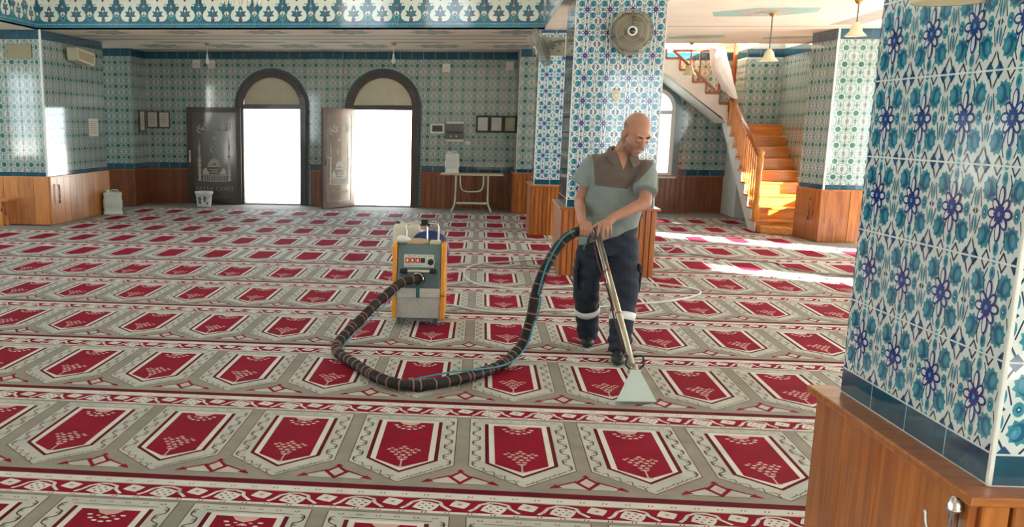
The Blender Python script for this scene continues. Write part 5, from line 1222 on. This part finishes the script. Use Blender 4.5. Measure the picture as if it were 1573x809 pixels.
# trousers
t = MB(); loft(t, [(.72, 1.27, 2.84, .185, .145, 0), (.80, 1.27, 2.84, .20, .155, 0), (.90, 1.272, 2.835, .198, .15, .1), (.99, 1.276, 2.82, .190, .142, .2)])
def leg(h, k, a, r):
    P = [h, h.lerp(k, .5), k+Vector((0, 0, .05)), k-Vector((0, 0, .03))+(a-k)*.06, k.lerp(a, .5), k.lerp(a, .86), a]
    t.tube(spline(P, 4), [r[0]+(r[1]-r[0])*min(1, i/12)+(r[2]-r[1])*max(0, (i-12)/12) for i in range(25)], 18)
leg(HPR, KNR, ANR+Vector((0, .01, -.035)), (.112, .093, .076)); leg(HPL, KNL, ANL+Vector((0, 0, -.030)), (.116, .092, .074))
def tf(c): return .005*math.sin(c.z*52+c.x*20)*math.sin(c.x*24+c.z*11)+.004*math.sin(c.z*90+c.y*30)*(1 if c.z < .25 else .3)
tro = solid(t, 'trousers', [M_trou], .007, 4, man, None, tf)
dg = bpy.context.evaluated_depsgraph_get()
for k, a, f in ((KNR, ANR, .46), (KNL, ANL, .44)):      # band wrapped on the cloth itself
    c = k.lerp(a, f); d = (a-k).normalized(); e1 = d.orthogonal().normalized(); e2 = d.cross(e1); rings = []
    for dz in (-.028, 0, .028):
        pc_ = c+d*dz
        vs_ = [v.co+Vector(BASE) for v in tro.data.vertices if abs((v.co+Vector(BASE)-pc_).dot(d)) < .012 and (v.co+Vector(BASE)-pc_).length < .14]
        row = []
        for j in range(24):
            q = 2*PI*j/24; dr = e1*math.cos(q)+e2*math.sin(q)
            rad = max([(v-pc_).dot(dr) for v in vs_ if (v-pc_).dot(dr) > .8*((v-pc_)-d*(v-pc_).dot(d)).length] or [.08])
            row.append(pc_+dr*(rad+.004))
        rings.append(row)
    m_ = MB(); V = [p for r_ in rings for p in r_]
    m_.raw(V, [(r_*24+j, r_*24+(j+1) % 24, r_*24+24+(j+1) % 24, r_*24+24+j) for r_ in range(2) for j in range(24)])
    ob = m_.build('reflective_strip', M_refl, tro, BASE, smooth=True); so_ = ob.modifiers.new('solid', 'SOLIDIFY'); so_.thickness = .003
for x, y, z, sg in ((1.052, 2.80, .645, -1), (1.487, 2.74, .64, 1)): 
    MB().bx(Matrix.Translation((x, y, z)) @ Matrix.Rotation(.1*sg, 4, 'Y'), .018, .15, .055).build('pocket_flap', M_trou, tro, BASE, bevel=.005)
    MB().bx(Matrix.Translation((x+.004*sg, y, z-.10)) @ Matrix.Rotation(.06*sg, 4, 'Y'), .02, .14, .15).build('cargo_pocket', M_trou, tro, BASE, bevel=.008)
bl = MB(); pts = []
for j in range(40): q = 2*PI*j/40; pts.append((1.276+.202*math.cos(q), 2.822+.152*math.sin(q), 1.0+.2*.2*math.cos(q)))
bl.tube(pts, .016, 8, closed=True); bl.build('belt', M_blk, tro, BASE, smooth=True)
# shoes
def shoe(a, toe):
    a = Vector((a.x, a.y, 0)); toe = Vector(toe); d = (toe-a).normalized(); heel = a-d*.055; sd_ = Vector((-d.y, d.x, 0))
    R = Matrix((d, sd_, Vector((0, 0, 1)))).transposed(); m = MB()
    L = (toe-heel).length
    m.ell(heel+d*.05+Vector((0, 0, .042)), (.062, .040, .040), 0, R); m.ell(heel+d*(L*.5)+Vector((0, 0, .036)), (L*.36, .043, .036), 0, R); m.ell(toe-d*.07+Vector((0, 0, .034)), (.082, .052, .033), 0, R); m.cap(a+Vector((0, 0, .05)), a+Vector((0, 0, .10)), .046, .044)
    m.ell(heel+d*L*.5+Vector((0, 0, .012)), (L*.52, .044, .010), 0, R)
    o = solid(m, 'shoe', [M_shoe], .005, 4, man)
    zm = min(v.co.z for v in o.data.vertices); o.location.z = -zm+.0035
    st_ = MB(); c = a+d*.075
    st_.tube([c+sd_*.047+Vector((0, 0, .03)), c+sd_*.034+Vector((0, 0, .066)), c+Vector((0, 0, .074)), c-sd_*.034+Vector((0, 0, .066)), c-sd_*.047+Vector((0, 0, .03))], .006, 6); st_.build('strap', M_sole, o, BASE)
shoe(Vector((1.195, 3.10, 0)), (1.172, 2.885, 0)); shoe(Vector((1.357, 2.545, 0)), (1.328, 2.32, 0))
